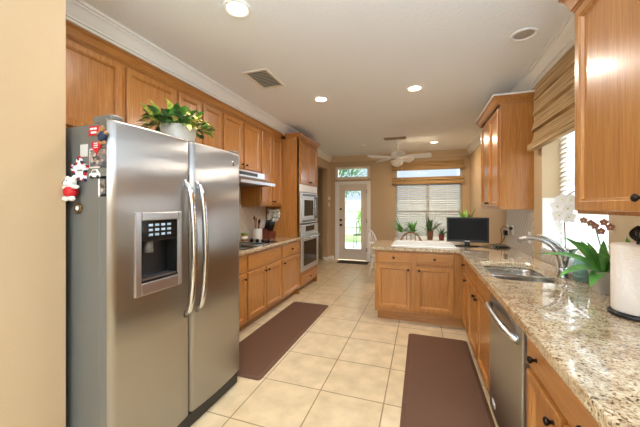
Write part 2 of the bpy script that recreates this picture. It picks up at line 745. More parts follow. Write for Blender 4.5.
# right wall, window opening 2.30..3.28, z 1.02..2.32
WY0, WY1, WZ0, WZ1 = 2.22, 3.28, 1.02, 2.32
m = MB().box(RW, RW + .3, -3.2, WY0, 0, CZ).box(RW, RW + .3, WY1, BK + .12, 0, CZ)
m.box(RW, RW + .3, WY0, WY1, 0, WZ0).box(RW, RW + .3, WY0, WY1, WZ1, CZ)
struct('wall_right', m, WALL)
# back wall: door, transom, window, upper window
DX0, DX1 = -2.11, -1.29
m = MB()
m.box(-4.6, DX0, BK, BK + .12, 0, CZ)
m.box(DX0, DX1, BK, BK + .12, 2.42, CZ)
m.box(DX0, DX1, BK, BK + .12, 2.05, 2.17)
m.box(DX1, -0.60, BK, BK + .12, 0, CZ)
m.box(-0.60, 0.91, BK, BK + .12, 0, 0.60)
m.box(-0.60, 0.91, BK, BK + .12, 2.03, 2.10)
m.box(-0.60, 0.91, BK, BK + .12, 2.40, CZ)
m.box(0.91, RW, BK, BK + .12, 0, CZ)
struct('wall_back', m, WALL)
# closed wall behind the camera
m = MB().box(LW, RW, -3.25, -3.2, 0, CZ)
struct('wall_rear', m, WALL)


def crown(name, pts, h=0.13, d=0.10, z=CZ, mat=WHITE):
    """moulding run: pts in plan, the room on the left of the direction of travel"""
    prof = [(0, 0), (d, 0), (d, -h * .14), (d * .84, -h * .14), (d * .84, -h * .22), (d * .72, -h * .27), (d * .60, -h * .38), (d * .44, -h * .58),
            (d * .34, -h * .70), (d * .34, -h * .78), (d * .20, -h * .78), (d * .20, -h * .90), (d * .10, -h * .92), (d * .10, -h), (0, -h)]
    mb = MB()
    pts = [V((p[0], p[1], 0)) for p in pts]
    rings = []
    for i, p in enumerate(pts):
        ns = []
        if i > 0:
            t = (pts[i] - pts[i - 1]).normalized()
            ns.append(V((-t.y, t.x, 0)))
        if i < len(pts) - 1:
            t = (pts[i + 1] - pts[i]).normalized()
            ns.append(V((-t.y, t.x, 0)))
        nn = sum(ns, V((0, 0, 0)))
        nn.normalize()
        k = 1 / max(0.3, nn.dot(ns[0]))
        rings.append([mb.bm.verts.new(p + nn * (a * k) + V((0, 0, z - 0.001 + b))) for a, b in prof])
    for i in range(len(rings) - 1):
        for k in range(len(prof)):
            k2 = (k + 1) % len(prof)
            mb.bm.faces.new((rings[i][k], rings[i + 1][k], rings[i + 1][k2], rings[i][k2]))
    mb.bm.faces.new(rings[0])
    mb.bm.faces.new(rings[-1][::-1])
    return mb


# left soffit above the upper cabinets and crown mouldings
struct('trim_1', crown('', [(-2.15, 5.33), (-2.15, 0.957)], h=0.14), WHITE)
struct('wall_soffit', MB().box(KW, -2.152, 0.957, 5.33, 2.60, CZ), WALL)
struct('trim_2', crown('', [(RW, 1.3), (RW, BK)]), WHITE)
struct('trim_4', crown('', [(BW, BK), (BW, 5.35)]), WHITE)
struct('trim_5', crown('', [(RW - .002, BK), (BW + .002, BK)]), plain('beige_trim', '#D8C09A', .5))  # back run in beige, the other ceiling runs in white


def base_run(name, x0, x1, y0, y1):
    struct(name, MB().box(x0, x1, y0, y1, 0, 0.10, 0.004), WHITE)


base_run('baseboard_back', -1.21, 0.95, BK - .016, BK - .001)
base_run('baseboard_back_corner', BW + .02, -2.20, BK - .016, BK - .001)
base_run('baseboard_left', BW + .001, BW + .016, 7.34, BK - .02)
base_run('baseboard_left_breakfast', BW + .001, BW + .016, 5.34, 6.14)
base_run('baseboard_jamb', -2.44, BW + .001, 7.315, 7.329)
base_run('baseboard_right', RW - .016, RW - .001, 4.45, BK - .02)

# --- back window
w1 = struct_empty('window_1', (0.155, BK, 0.6))
m = MB()
for a, b in ((-0.60, -0.55), (0.86, 0.91)):
    m.box(a, b, BK + .03, BK + .10, 0.60, 2.03, 0.004)
m.box(-0.60, 0.91, BK + .03, BK + .10, 0.60, 0.65, 0.004).box(-0.60, 0.91, BK + .03, BK + .10, 1.98, 2.03, 0.004)
m.box(0.115, 0.195, BK + .03, BK + .10, 0.65, 1.98, 0.004)
m.box(-0.55, 0.86, BK + .04, BK + .09, 1.27, 1.32, 0.004)
m.build('window_frame', plain('window_frame_grey', '#C6C9CC', 0.4), w1)
MB().box(-0.55, 0.86, BK + .062, BK + .066, 0.65, 1.98).build('pane', GLASS, w1)
MB().box(-0.64, 0.95, BK - .05, BK + .03, 0.575, 0.60, 0.004).build('window_sill', WHITE, w1)
w2 = struct_empty('window_2', (0.155, BK, 2.1))
m = MB().box(-0.60, -0.56, BK + .03, BK + .10, 2.10, 2.40).box(0.87, 0.91, BK + .03, BK + .10, 2.10, 2.40)
m.box(-0.60, 0.91, BK + .03, BK + .10, 2.10, 2.14).box(-0.60, 0.91, BK + .03, BK + .10, 2.36, 2.40)
m.build('window_frame', MATS['window_frame_grey'], w2)
MB().box(-0.56, 0.87, BK + .062, BK + .066, 2.14, 2.36).build('pane', GLASS, w2)
# transom over the door
w3 = struct_empty('window_3', (-1.7, BK, 2.17))
m = MB()
X0, X1, Z0, Z1 = DX0, DX1, 2.17, 2.42
m.box(X0 - .05, X0 + .02, BK - .02, BK + .03, Z0 - .02, Z1 + .04, .004).box(X1 - .02, X1 + .05, BK - .02, BK + .03, Z0 - .02, Z1 + .04, .004)
m.box(X0, X1, BK - .02, BK + .03, Z1 - .02, Z1 + .04, .004).box(X0, X1, BK - .02, BK + .03, Z0 - .04, Z0 + .025, .004)
m.build('window_frame', DOORW, w3)
MB().box(X0, X1, BK + .055, BK + .06, Z0, Z1).build('pane', GLASS, w3)

# --- back door
d1 = struct_empty('door_1', (-1.7, BK, 0))
m = MB()
m.box(DX0 - .06, DX0 + .03, BK - .02, BK + .04, 0, 2.08, .004).box(DX1 - .03, DX1 + .06, BK - .02, BK + .04, 0, 2.08, .004)
m.box(DX0, DX1, BK - .02, BK + .04, 2.0, 2.08, .004)
m.build('door_frame', WHITE, d1)
m = MB()
m.box(DX0 + .03, -1.93, BK + .01, BK + .05, 0.02, 2.0, .003).box(-1.45, DX1 - .03, BK + .01, BK + .05, 0.02, 2.0, .003)
m.box(-1.94, -1.44, BK + .01, BK + .05, 0.02, 0.28).box(-1.94, -1.44, BK + .01, BK + .05, 1.86, 2.0)
m.box(-1.95, -1.90, BK - .002, BK + .012, 0.26, 1.88, .004).box(-1.48, -1.43, BK - .002, BK + .012, 0.26, 1.88, .004)
m.box(-1.95, -1.43, BK - .002, BK + .012, 0.26, 0.31, .004).box(-1.95, -1.43, BK - .002, BK + .012, 1.83, 1.88, .004)
m.build('door_panel', DOORW, d1)
MB().box(-1.91, -1.47, BK + .028, BK + .032, 0.30, 1.84).build('pane', GLASS, d1)
for z, r in ((1.35, .026), (1.06, .03), (0.93, .032)):
    MB().lathe([(r, 0), (r, -.012), (.012, -.016), (.012, -.03), (r * .9, -.035), (r * .95, -.05), (r * .5, -.06)],
               (-2.015, BK + .012, z), 16, 'y').build('door_knob', KNOB, d1)
for z in (0.3, 1.05, 1.8):
    MB().box(DX1 - .045, DX1 - .02, BK - .026, BK - .018, z - .05, z + .05).build('hinge', NICKEL, d1)

# --- side window
w4 = struct_empty('window_4', (RW, 2.75, WZ0))
m = MB()
XO = RW + .19
m.box(XO, XO + .06, WY0, WY0 + .05, WZ0, WZ1).box(XO, XO + .06, WY1 - .05, WY1, WZ0, WZ1)
m.box(XO, XO + .06, WY0, WY1, WZ0, WZ0 + .05).box(XO, XO + .06, WY0, WY1, WZ1 - .05, WZ1)
m.box(XO + .01, XO + .05, WY0, WY1, 1.64, 1.69)
m.build('window_frame', WHITE, w4)
MB().box(XO + .025, XO + .03, WY0 + .05, WY1 - .05, WZ0 + .05, WZ1 - .05).build('pane', GLASS, w4)
m = MB().box(RW + .002, XO, WY1 - .012, WY1 - .002, WZ0 + .001, 1.50)
m.build('reveal_tile', TILEW, w4)
MB().box(RW - .012, XO, WY0 + .001, WY1 - .013, WZ0 + .001, WZ0 + .025, .004).build('window_sill', TILEW, w4)


SLATG = plain('dimmed_blind_slat', '#C9C9C2', 0.5)  # white slats greyed in colour to tone down the bright back window


def blind(name, label, group, axis, c0, c1, fixed, z0, z1, sp, wid, tilt, railmat=WHT):
    t = thing(name, label, 'window blind', ((c0 + c1) / 2, fixed, z0) if axis == 'x' else (fixed, (c0 + c1) / 2, z0), group)
    mb = MB()
    z = z0 + .03
    ca, sa = math.cos(tilt) * wid / 2, math.sin(tilt) * wid / 2
    while z < z1 - .04:
        if axis == 'x':
            pr = [(c0, fixed - ca, z - sa), (c0, fixed, z + .004), (c0, fixed + ca, z + sa), (c0, fixed + ca, z + sa + .003),
                  (c0, fixed, z + .007), (c0, fixed - ca, z - sa + .003)]
            mb.extrude_poly(pr, (c1 - c0, 0, 0))
        else:
            pr = [(fixed - ca, c0, z - sa), (fixed, c0, z + .004), (fixed + ca, c0, z + sa), (fixed + ca, c0, z + sa + .003),
                  (fixed, c0, z + .007), (fixed - ca, c0, z - sa + .003)]
            mb.extrude_poly(pr, (0, c1 - c0, 0))
        z += sp
    mb.build('slats', SLAT if axis == 'y' else SLATG, t)
    for nm, a, b in (('headrail', z1 - .035, z1), ('bottom_rail', z0, z0 + .018)):
        mb = MB()
        if axis == 'x':
            mb.box(c0, c1, fixed - .022, fixed + .022, a, b, .003)
        else:
            mb.box(fixed - .022, fixed + .022, c0, c1, a, b, .003)
        mb.build(nm, railmat, t)
    for q in (0.2, 0.8):
        mb = MB()
        c = c0 + (c1 - c0) * q
        if axis == 'x':
            mb.box(c - .002, c + .002, fixed - .028, fixed - .026, z0, z1)
        else:
            mb.box(fixed - .028, fixed - .026, c - .002, c + .002, z0, z1)
        mb.build('ladder_cord', WHT, t)
    return t


blind('window_blind', 'white horizontal slat blind in the tall window behind the breakfast table', None, 'x',
      -0.585, 0.895, BK + .0, 0.62, 2.02, .052, .056, R(48))
blind('window_blind', 'bright white slat blind in the deep window beside the sink', None, 'y',
      WY0 + .01, WY1 - .015, RW + .15, WZ0 + .03, 2.30, .042, .05, R(48))


def woven(label, axis, c0, c1, fx, z0, z1, folds, sgn):
    """woven roman shade; folds bulge into the room by sgn"""
    t = thing('woven_shade', label, 'roman shade', ((c0 + c1) / 2, fx, z0) if axis == 'x' else (fx, (c0 + c1) / 2, z0))
    pts = [(0.0, z1)]
    zz = z1
    n = 60
    for i in range(n + 1):
        q = i / n
        z = z1 + (z0 - z1) * q
        d = 0.012 + 0.018 * q + 0.026 * ((q * folds) % 1.0) ** 1.5 * (0.5 + q)
        pts.append((d, z))
    pts.append((0.0, z0))
    mb = MB()
    if axis == 'x':
        mb.extrude_poly([(c0, fx + sgn * a, z) for a, z in pts], (c1 - c0, 0, 0))
    else:
        mb.extrude_poly([(fx + sgn * a, c0, z) for a, z in pts], (0, c1 - c0, 0))
    mb.build('woven_cloth', WOVEN, t)
    mb = MB()
    if axis == 'x':
        mb.box(c0 - .004, c1 + .004, fx + sgn * .07, fx + sgn * .02, z0 - .028, z0 + .012, .008)
    else:
        mb.box(fx + sgn * .085, fx + sgn * .02, c0 - .004, c1 + .004, z0 - .03, z0 + .03, .008)
    mb.build('bottom_fold', WOVEN, t)
    return t


woven('brown woven valance along the top of the small upper back window', 'x', -0.68, 0.95, BK - .004, 2.33, 2.52, 2, -1)
woven('brown woven shade rolled at the head of the tall back window', 'x', -0.68, 0.95, BK - .004, 1.99, 2.14, 2, -1)
woven('large woven grass roman shade hanging over the window beside the sink', 'y', 2.10, 3.38, RW - .004, 1.99, 2.60, 4, -1)

# --- outdoors
struct('ground_patio', MB().box(-7, 8, BK + .14, 11.6, -0.12, -0.02), CONC)
struct('ground_lawn', MB().box(-14, 14, 11.6, 22, -0.14, -0.03), LAWN)
struct('ground_side', MB().box(RW + .32, 9, -4, BK + .12, -0.14, -0.04), CONC)
t = thing('garden_fence', 'pale grey board fence across the garden seen through the back door', 'fence', (-2, 14.5, 0))
m = MB()
x = -9.0
while x < 5:
    m.box(x, x + .27, 14.5, 14.53, 0, 1.75)
    x += .29
m.build('board_panel', FENCE, t)
MB().box(-9, 5, 14.44, 14.5, 1.2, 1.3).build('rail', FENCE, t)
MB().box(-9, 5, 14.44, 14.5, 0.4, 0.5).build('rail', FENCE, t)


def bush(name, label, c, r, n, mat, cat='shrub', trunk=0.0):
    t = thing(name, label, cat, (c[0], c[1], -0.03))
    rnd = random.Random(int(c[0] * 100 + n))
    mb = MB()
    for i in range(n):
        d = V((rnd.gauss(0, 1), rnd.gauss(0, 1), rnd.gauss(0, 1))).normalized()
        p = V(c) + V((d.x * r[0], d.y * r[1], d.z * r[2])) * rnd.uniform(.35, 1)
        mb.leaf(p, (d.x + rnd.uniform(-.5, .5), d.y + rnd.uniform(-.5, .5), d.z + .2), .16 * (1 + r[0] * .3), .09, .3, .2, 2)
    mb.build('foliage', mat, t)
    MB().tube([(c[0], c[1], -.03), (c[0] + .03, c[1], c[2] * .5), (c[0], c[1], c[2])], .05 * (1 + r[0]), 8, .03).build('trunk', DARKWOOD, t)
    return t


bush('garden_tree', 'dark leafy tree above the fence outside the back door', (-3.6, 13.3, 2.7), (1.5, .8, .8), 900, DGREEN, 'tree')
bush('garden_shrub', 'bright green shrub on the patio edge outside the back door', (-2.15, 11.9, 0.85), (.38, .35, .55), 420, LGREEN)
# wrought iron chair on patio
t = thing('patio_chair', 'black metal garden chair on the patio beyond the glass door', 'chair', (-2.0, 10.2, -.02))
m = MB()
m.box(-2.22, -1.80, 10.0, 10.42, .42, .45, .005)
m.build('seat', BLACK, t)
m = MB()
m.tube([(-2.22 + .02, 10.42, .45), (-2.2, 10.5, .85), (-2.0, 10.52, .95), (-1.82, 10.5, .85), (-1.82, 10.42, .45)], .012, 6)
for q in (-2.1, -2.01, -1.92):
    m.tube([(q, 10.42, .45), (q, 10.51, .9)], .008, 6)
m.build('backrest', BLACK, t)
for a in (-2.2, -1.82):
    for b in (10.02, 10.40):
        MB().tube([(a, b, -.02), (a, b, .43)], .012, 6).build('leg', BLACK, t)

# ------------------------------------------------------------------ cabinets
def frame_of(face, o):
    """face: 'E' faces +x (left run), 'W' faces -x (right run), 'S' faces -y (peninsula)"""
    if face == 'E':
        return (V((o, 0, 0)), V((0, 1, 0)), V((1, 0, 0)))
    if face == 'W':
        return (V((o, 0, 0)), V((0, 1, 0)), V((-1, 0, 0)))
    return (V((0, o, 0)), V((1, 0, 0)), V((0, -1, 0)))


def add_knob(F, a, z, parent, n0=0.021):
    O, A, N = F
    c = O + A * a + N * n0
    ax = 'x' if abs(N.x) > .5 else 'y'
    s = N.x if ax == 'x' else N.y
    mb = MB().lathe([(.009, 0), (.007, .004 * s), (.006, .012 * s), (.012, .018 * s), (.015, .024 * s), (.012, .030 * s), (.004, .033 * s)],
                    (c.x, c.y, z), 14, ax)
    return mb.build('knob', KNOB, parent)


def shaker(F, a0, a1, z0, z1, parent, knob=None, name='door', fw=0.047, matv=OAK):
    """five-piece door, 20 mm proud of the face frame"""
    mb = MB()
    T = 0.022
    O, A, N = F
    z_ = V((0, 0, 1))

    def ring(i, n):
        return [mb.bm.verts.new(O + A * x + N * n + z_ * z) for x, z in ((a0 + i, z0 + i), (a1 - i, z0 + i), (a1 - i, z1 - i), (a0 + i, z1 - i))]
    rings = [ring(0, .0005), ring(0, T - .004), ring(.005, T), ring(fw - .006, T), ring(fw, T - .005), ring(fw + .003, T - .005), ring(fw + .010, .005), ring(fw + .011, .005)]
    for r0, r1 in zip(rings, rings[1:]):
        for k in range(4):
            mb.bm.faces.new((r0[k], r0[(k + 1) % 4], r1[(k + 1) % 4], r1[k]))
    mb.bm.faces.new(rings[-1])
    mb.bm.faces.new(rings[0][::-1])
    d = mb.build(name, matv, parent)
    if knob:
        add_knob(F, knob[0], knob[1], d)
    return d


def slab(F, a0, a1, z0, z1, parent, knobs=(), name='drawer', mat=None):
    m = MB().fbox(F, a0, a1, z0, z1, 0, .020, .006)
    if mat is None:
        mat = OAKX if abs(F[1].x) > .5 else OAKH
    d = m.build(name, mat, parent)
    for k in knobs:
        add_knob(F, k[0], k[1], d)
    return d


CB = 'kitchen cabinets of honey oak'
# ---- left uppers: face x=-2.17 (doors reach -2.15)
FL = frame_of('E', -2.17)


def upper_left(label, y0, y1, z0, doors, z1=2.53):
    t = thing('wall_cabinet', label, 'kitchen cabinet', (-2.17, (y0 + y1) / 2, z0), 'upper cabinets on the left wall')
    MB().box(KW + .002, -2.17, y0 + .001, y1 - .001, z0, z1, .002).build('cabinet_body', OAK, t)
    for (a, b, k) in doors:
        shaker(FL, a, b, z0 + .025, z1 - .03, t, (k, z0 + .075) if k else None)
    return t


upper_left('oak wall cabinet with two doors directly above the steel refrigerator', 0.958, 2.165, 1.92,
           [(1.02, 1.625, 1.59), (1.665, 2.15, 1.70)])
upper_left('oak wall cabinet behind the potted plant, between the refrigerator cabinet and the range hood cabinet', 2.167, 2.825, 1.44,
           [(2.19, 2.48, 2.45), (2.51, 2.81, 2.54)])
upper_left('short oak wall cabinet with two doors above the range hood', 2.827, 3.68, 1.88,
           [(2.85, 3.235, 3.205), (3.27, 3.66, 3.30)])
upper_left('tall oak wall cabinet with two doors above the knife block', 3.682, 4.385, 1.42,
           [(3.71, 4.02, 3.99), (4.045, 4.345, 4.075)])


def wood_crown(parent, runs, ztop, h, d, name='crown_moulding', mat=OAKH):
    return crown('', runs, h=h, d=d, z=ztop).build(name, mat, parent)


struct('trim_3', crown('', [(-2.168, 4.32), (-2.168, 0.958)], h=.08, d=.05, z=2.60), OAKH)

# ---- tall oven cabinet
TF = frame_of('E', -1.87)
TY0, TY1 = 4.39, 5.27
t = thing('oven_cabinet', 'tall oak cabinet at the end of the left run holding microwave and wall oven', 'kitchen cabinet', (-1.87, 4.83, 0))
m = MB()
m.box(KW + .002, -1.87, TY0, TY0 + .02, 0.0, 2.53)
m.box(KW + .002, -1.87, TY1 - .02, TY1, 0.0, 2.53)
m.box(KW + .002, -1.87, TY0 + .02, TY1 - .02, 1.70, 2.53)
m.box(KW + .002, -1.90, TY0 + .02, TY1 - .02, 0.10, 0.34)
m.box(KW + .002, -2.44, TY0 + .02, TY1 - .02, 0.34, 1.70)
m.box(-1.90, -1.868, TY0, TY0 + .05, .10, 2.53).box(-1.90, -1.868, TY1 - .05, TY1, .10, 2.53)
m.box(-1.90, -1.868, TY0 + .05, TY1 - .05, .29, .34).box(-1.90, -1.868, TY0 + .05, TY1 - .05, .10, .13)
m.build('cabinet_body', OAK, t)
shaker(TF, 4.43, 4.82, 1.80, 2.49, t, (4.795, 1.84))
shaker(TF, 4.84, 5.23, 1.80, 2.49, t, (4.865, 1.84))
slab(TF, 4.44, 5.22, 0.125, 0.285, t, [(4.83, 0.205)])
MB().box(-1.868, -1.862, 4.41, 5.25, 1.665, 1.785, .002).build('filler_panel', WHITE, t)['label'] = 'white filler panel above the microwave'
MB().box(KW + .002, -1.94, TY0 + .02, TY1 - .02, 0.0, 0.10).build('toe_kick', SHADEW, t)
wood_crown(t, [(-2.10, TY1), (-1.868, TY1), (-1.868, TY0), (-2.10, TY0)], 2.605, 0.075, 0.05, mat=OAK)

# microwave
t = thing('microwave', 'built-in stainless microwave above the wall oven', 'microwave', (-1.87, 4.83, 1.145))
MB().box(-2.40, -1.866, 4.445, 5.215, 1.145, 1.645, .002).build('body', STEEL2, t)
MB().box(-1.866, -1.850, 4.42, 5.24, 1.135, 1.655, .006).build('trim_frame', APPL, t)
MB().box(-1.850, -1.832, 4.48, 5.02, 1.20, 1.59, .006).build('door', APPL, t)
MB().box(-1.832, -1.829, 4.53, 4.95, 1.26, 1.53, .001).build('window', BLACKG, t)
m = MB().tube([(-1.832, 4.985, 1.26), (-1.80, 4.985, 1.28), (-1.80, 4.985, 1.54), (-1.832, 4.985, 1.56)], .009, 8)
m.build('handle', CHROME, t)
c = MB().box(-1.850, -1.838, 5.04, 5.19, 1.20, 1.59, .004).build('control_panel', BLACK, t)
m = MB()
for i in range(4):
    for j in range(3):
        m.box(-1.838, -1.8355, 5.055 + j * .042, 5.085 + j * .042, 1.26 + i * .05, 1.29 + i * .05)
m.box(-1.838, -1.8372, 5.05, 5.18, 1.25, 1.45)
m.build('keypad', GREYSIDE, c)
for zz in (1.155, 1.598):
    m = MB()
    for i in range(5):
        m.box(-1.850, -1.847, 4.50, 5.16, zz + i * .008, zz + .004 + i * .008)
    m.box(-1.850, -1.8492, 4.50, 5.16, zz, zz + .036)
    m.build('vent_grille', GREYSIDE, t)

# wall oven
t = thing('wall_oven', 'stainless wall oven with dark glass door below the microwave', 'oven', (-1.87, 4.83, 0.345))
MB().box(-2.40, -1.866, 4.445, 5.215, 0.35, 1.11, .002).build('body', STEEL2, t)
c = MB().box(-1.866, -1.840, 4.42, 5.24, 0.965, 1.115, .005).build('control_panel', APPL, t)
MB().box(-1.840, -1.837, 4.62, 5.04, 1.0, 1.09).build('display', BLACKG, c)
MB().box(-1.866, -1.835, 4.42, 5.24, 0.345, 0.955, .006).build('door', APPL, t)
MB().box(-1.835, -1.832, 4.52, 5.14, 0.43, 0.84, .001).build('window', BLACKG, t)
MB().tube([(-1.835, 4.47, .90), (-1.79, 4.48, .90), (-1.785, 4.83, .90), (-1.79, 5.18, .90), (-1.835, 5.19, .90)], .012, 10).build('handle', CHROME, t)

# ---- left bases: face x=-1.87
def base_left(label, y0, y1):
    t = thing('base_cabinet', label, 'kitchen cabinet', (-1.87, (y0 + y1) / 2, 0), 'base cabinets along the left wall')
    MB().box(KW + .002, -1.87, y0 + .001, y1 - .001, 0.10, 0.885, .002).build('cabinet_body', OAK, t)
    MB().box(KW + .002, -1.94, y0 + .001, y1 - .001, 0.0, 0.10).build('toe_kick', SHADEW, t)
    return t


t = base_left('oak base cabinet just behind the refrigerator on the left run', 2.10, 2.865)
slab(TF, 2.13, 2.84, 0.69, 0.865, t, [(2.48, .78)])
shaker(TF, 2.13, 2.475, 0.13, 0.665, t, (2.44, .61))
shaker(TF, 2.495, 2.84, 0.13, 0.665, t, (2.81, .61))
t = base_left('oak base cabinet with two doors under the cooktop', 2.867, 3.735)
slab(TF, 2.89, 3.715, 0.69, 0.865, t, [], name='false_drawer_front')
shaker(TF, 2.89, 3.29, 0.13, 0.665, t, (3.26, .62))
shaker(TF, 3.31, 3.715, 0.13, 0.665, t, (3.34, .62))
t = base_left('narrow oak base cabinet with one drawer and one door beside the oven cabinet', 3.737, 4.388)
slab(TF, 3.765, 4.365, 0.69, 0.865, t, [(4.065, .78)])
shaker(TF, 3.765, 4.365, 0.13, 0.665, t, (3.80, .61))


def counter_mesh(poly, z0=.89, z1=.93):
    mb = MB()
    mb.extrude_poly([(x, y, z0) for x, y in poly], (0, 0, z1 - z0))
    bmesh.ops.bevel(mb.bm, geom=[e for e in mb.bm.edges if abs(e.verts[0].co.z - e.verts[1].co.z) < 1e-5], offset=.008,
                    segments=3, profile=.5, affect='EDGES')
    return mb


o = counter_mesh([(KW + .012, 2.08), (-1.82, 2.08), (-1.82, 4.388), (KW + .012, 4.388)]).build('countertop', GRANITE)
tag(o, 'speckled granite countertop on the left run under the cooktop', 'countertop')
struct('wall_left_backsplash', MB().box(KW + .001, KW + .010, 2.08, 4.388, .93, 1.45), LTILE)

# cooktop
t = thing('cooktop', 'black glass cooktop set in the left countertop', 'cooktop', (-2.15, 3.3, .93))
MB().box(-2.34, -1.90, 2.88, 3.72, .9305, .937, .003).build('glass_top', BLACKG, t)
for a, b, r in ((-2.22, 3.05, .09), (-2.01, 3.06, .08), (-2.22, 3.36, .08), (-2.01, 3.36, .09)):
    m = MB()
    m.lathe([(r, 0), (r, .002), (r - .006, .002), (r - .006, 0)], (a, b, .937), 32)
    m.build('burner_ring', GREYSIDE, t)
for a in (-2.27, -2.18, -2.09, -2.0):
    MB().lathe([(.024, 0), (.024, .016), (.019, .024), (.001, .024)], (a, 3.63, .937), 20).build('control_knob', BLACK, t)

# range hood
t = thing('range_hood', 'slim stainless range hood under the short wall cabinet', 'range hood', (-2.2, 3.25, 1.7))
m = MB()
m.extrude_poly([(KW + .012, 2.86, 1.70), (-1.93, 2.86, 1.70), (-1.93, 2.86, 1.735), (-2.10, 2.86, 1.80), (-2.10, 2.86, 1.878), (KW + .012, 2.86, 1.878)], (0, .83, 0))
m.build('hood_body', STEEL2, t)
MB().box(-2.10, -2.097, 3.05, 3.5, 1.82, 1.86).build('control_strip', BLACK, t)
m = MB().box(-2.42, -1.97, 2.92, 3.62, 1.694, 1.70)
m.build('filter', GREYSIDE, t)

# ---- peninsula & right bases
PF = frame_of('S', 3.70)
def base_gen(name, label, loc, group):
    return thing(name, label, 'kitchen cabinet', loc, group)


GP = 'base cabinets of the peninsula and the right run'
t = base_gen('base_cabinet', 'oak peninsula cabinet with two drawers over two doors, facing the camera', (-.07, 3.70, 0), GP)
MB().box(-.545, .458, 3.70, 4.28, .13, .885, .002).build('cabinet_body', OAK, t)
MB().box(-.525, .53, 3.80, 4.22, 0.0, .13).build('toe_kick', OAKX, t)
slab(PF, -.515, -.115, .735, .865, t, [(-.315, .80)])
slab(PF, -.055, .355, .735, .865, t, [(.15, .80)])
shaker(PF, -.515, -.115, .175, .705, t, (-.145, .66))
shaker(PF, -.055, .355, .175, .705, t, (-.025, .66))

RF = frame_of('W', .46)


def base_right(label, y0, y1, name='base_cabinet', sink=False):
    t = base_gen(name, label, (.46, (y0 + y1) / 2, 0), GP)
    if sink:
        m = MB().box(.46, .485, y0 + .001, y1 - .001, .10, .885).box(.485, RW - .003, y0 + .001, y0 + .018, .10, .885)
        m.box(.485, RW - .003, y1 - .018, y1 - .001, .10, .885).box(.485, RW - .003, y0 + .018, y1 - .018, .10, .12)
        m.build('cabinet_body', OAK, t)
    else:
        MB().box(.46, RW - .003, y0 + .001, y1 - .001, .10, .885, .002).build('cabinet_body', OAK, t)
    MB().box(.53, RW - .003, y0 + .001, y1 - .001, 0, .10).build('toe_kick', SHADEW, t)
    return t


t = base_right('narrow oak base cabinet in the inner corner beside the peninsula', 3.28, 3.698)
slab(RF, 3.30, 3.60, .735, .865, t, [(3.44, .80)])
shaker(RF, 3.30, 3.60, .13, .71, t, (3.33, .66))
t = base_right('oak sink cabinet with two doors between the corner and the dishwasher', 2.225, 3.278, 'sink_cabinet', True)
slab(RF, 2.76, 3.25, .735, .865, t, [], 'false_drawer_front')
slab(RF, 2.25, 2.735, .735, .865, t, [], 'false_drawer_front')
shaker(RF, 2.76, 3.25, .13, .71, t, (2.80, .655))
shaker(RF, 2.25, 2.735, .13, .71, t, (2.70, .655))
t = base_right('oak base cabinet with a wide two-knob drawer, nearest the camera', .80, 1.545)
slab(RF, .83, 1.52, .735, .865, t, [(1.40, .80), (1.0, .80)])
shaker(RF, 1.19, 1.52, .13, .71, t, (1.235, .665))
shaker(RF, .83, 1.165, .13, .71, t, (1.12, .665))

# dishwasher
t = thing('dishwasher', 'stainless dishwasher with curved bar handle between two oak base cabinets', 'dishwasher', (.46, 1.88, 0))
MB().box(.47, RW - .01, 1.555, 2.215, .02, .88).build('body', GREYSIDE, t)
MB().box(.432, .47, 1.555, 2.215, .115, .882, .006).build('door', STEEL, t)
MB().box(.50, .52, 1.56, 2.21, .0, .11).build('toe_panel', BLACK, t)
pts = []
for i in range(13):
    q = i / 12
    pts.append((.432 - .055 * math.sin(PI * q) ** .5 if 0 < q < 1 else .434, 1.60 + .56 * q, .79 + .03 * math.sin(PI * q)))
MB().tube(pts, .019, 12).build('handle', STEEL2, t)
MB().box(.429, .432, 2.06, 2.13, .17, .20).build('badge', WHT, t)

# granite L top with sink cut-out
SX0, SX1, SY0, SY1 = .485, .888, 2.26, 2.97
mb = MB()
zt, zb = .93, .89
outer = [(.41, .55), (1.055, .55), (1.055, 4.42), (-.50, 4.42), (-.60, 4.32), (-.58, 3.655), (.41, 3.655)]


def rr(x0, x1, y0, y1, r, n=5):
    out = []
    for cx, cy, a0 in ((x1 - r, y1 - r, 0), (x0 + r, y1 - r, 90), (x0 + r, y0 + r, 180), (x1 - r, y0 + r, 270)):
        for i in range(n + 1):
            a = R(a0 + 90 * i / n)
            out.append((cx + r * math.cos(a), cy + r * math.sin(a)))
    return out


hole = rr(SX0, SX1, SY0, SY1, .09)
for z, flip in ((zt, False), (zb, True)):
    vo = [mb.bm.verts.new((x, y, z)) for x, y in outer]
    vh = [mb.bm.verts.new((x, y, z)) for x, y in hole]
    es = [mb.bm.edges.new((vo[i], vo[(i + 1) % len(vo)])) for i in range(len(vo))]
    es += [mb.bm.edges.new((vh[i], vh[(i + 1) % len(vh)])) for i in range(len(vh))]
    bmesh.ops.triangle_fill(mb.bm, edges=es, use_beauty=True)
    if z == zt:
        top = (vo, vh)
    else:
        for a, b in ((top[0], vo), (top[1], vh)):
            for i in range(len(a)):
                j = (i + 1) % len(a)
                mb.bm.faces.new((a[i], a[j], b[j], b[i]))
tops = {v for v in top[0]} | {v for v in top[1]}
rim = [e for e in mb.bm.edges if e.verts[0] in tops and e.verts[1] in tops and
       any(abs(f.normal.z) < .5 or f.calc_area() >= 0 and abs(f.verts[0].co.z - f.verts[-1].co.z) > 1e-4 for f in e.link_faces) and
       any(len({round(v.co.z, 3) for v in f.verts}) == 2 for f in e.link_faces)]
bmesh.ops.bevel(mb.bm, geom=rim, offset=.007, segments=3, profile=.5, affect='EDGES')
o = mb.build('countertop', GRANITE)
tag(o, 'L-shaped speckled granite countertop over the peninsula, sink and dishwasher', 'countertop')

# sink
t = thing('double_sink', 'undermount stainless double-bowl sink in the right countertop', 'sink', (.71, 2.6, .70))


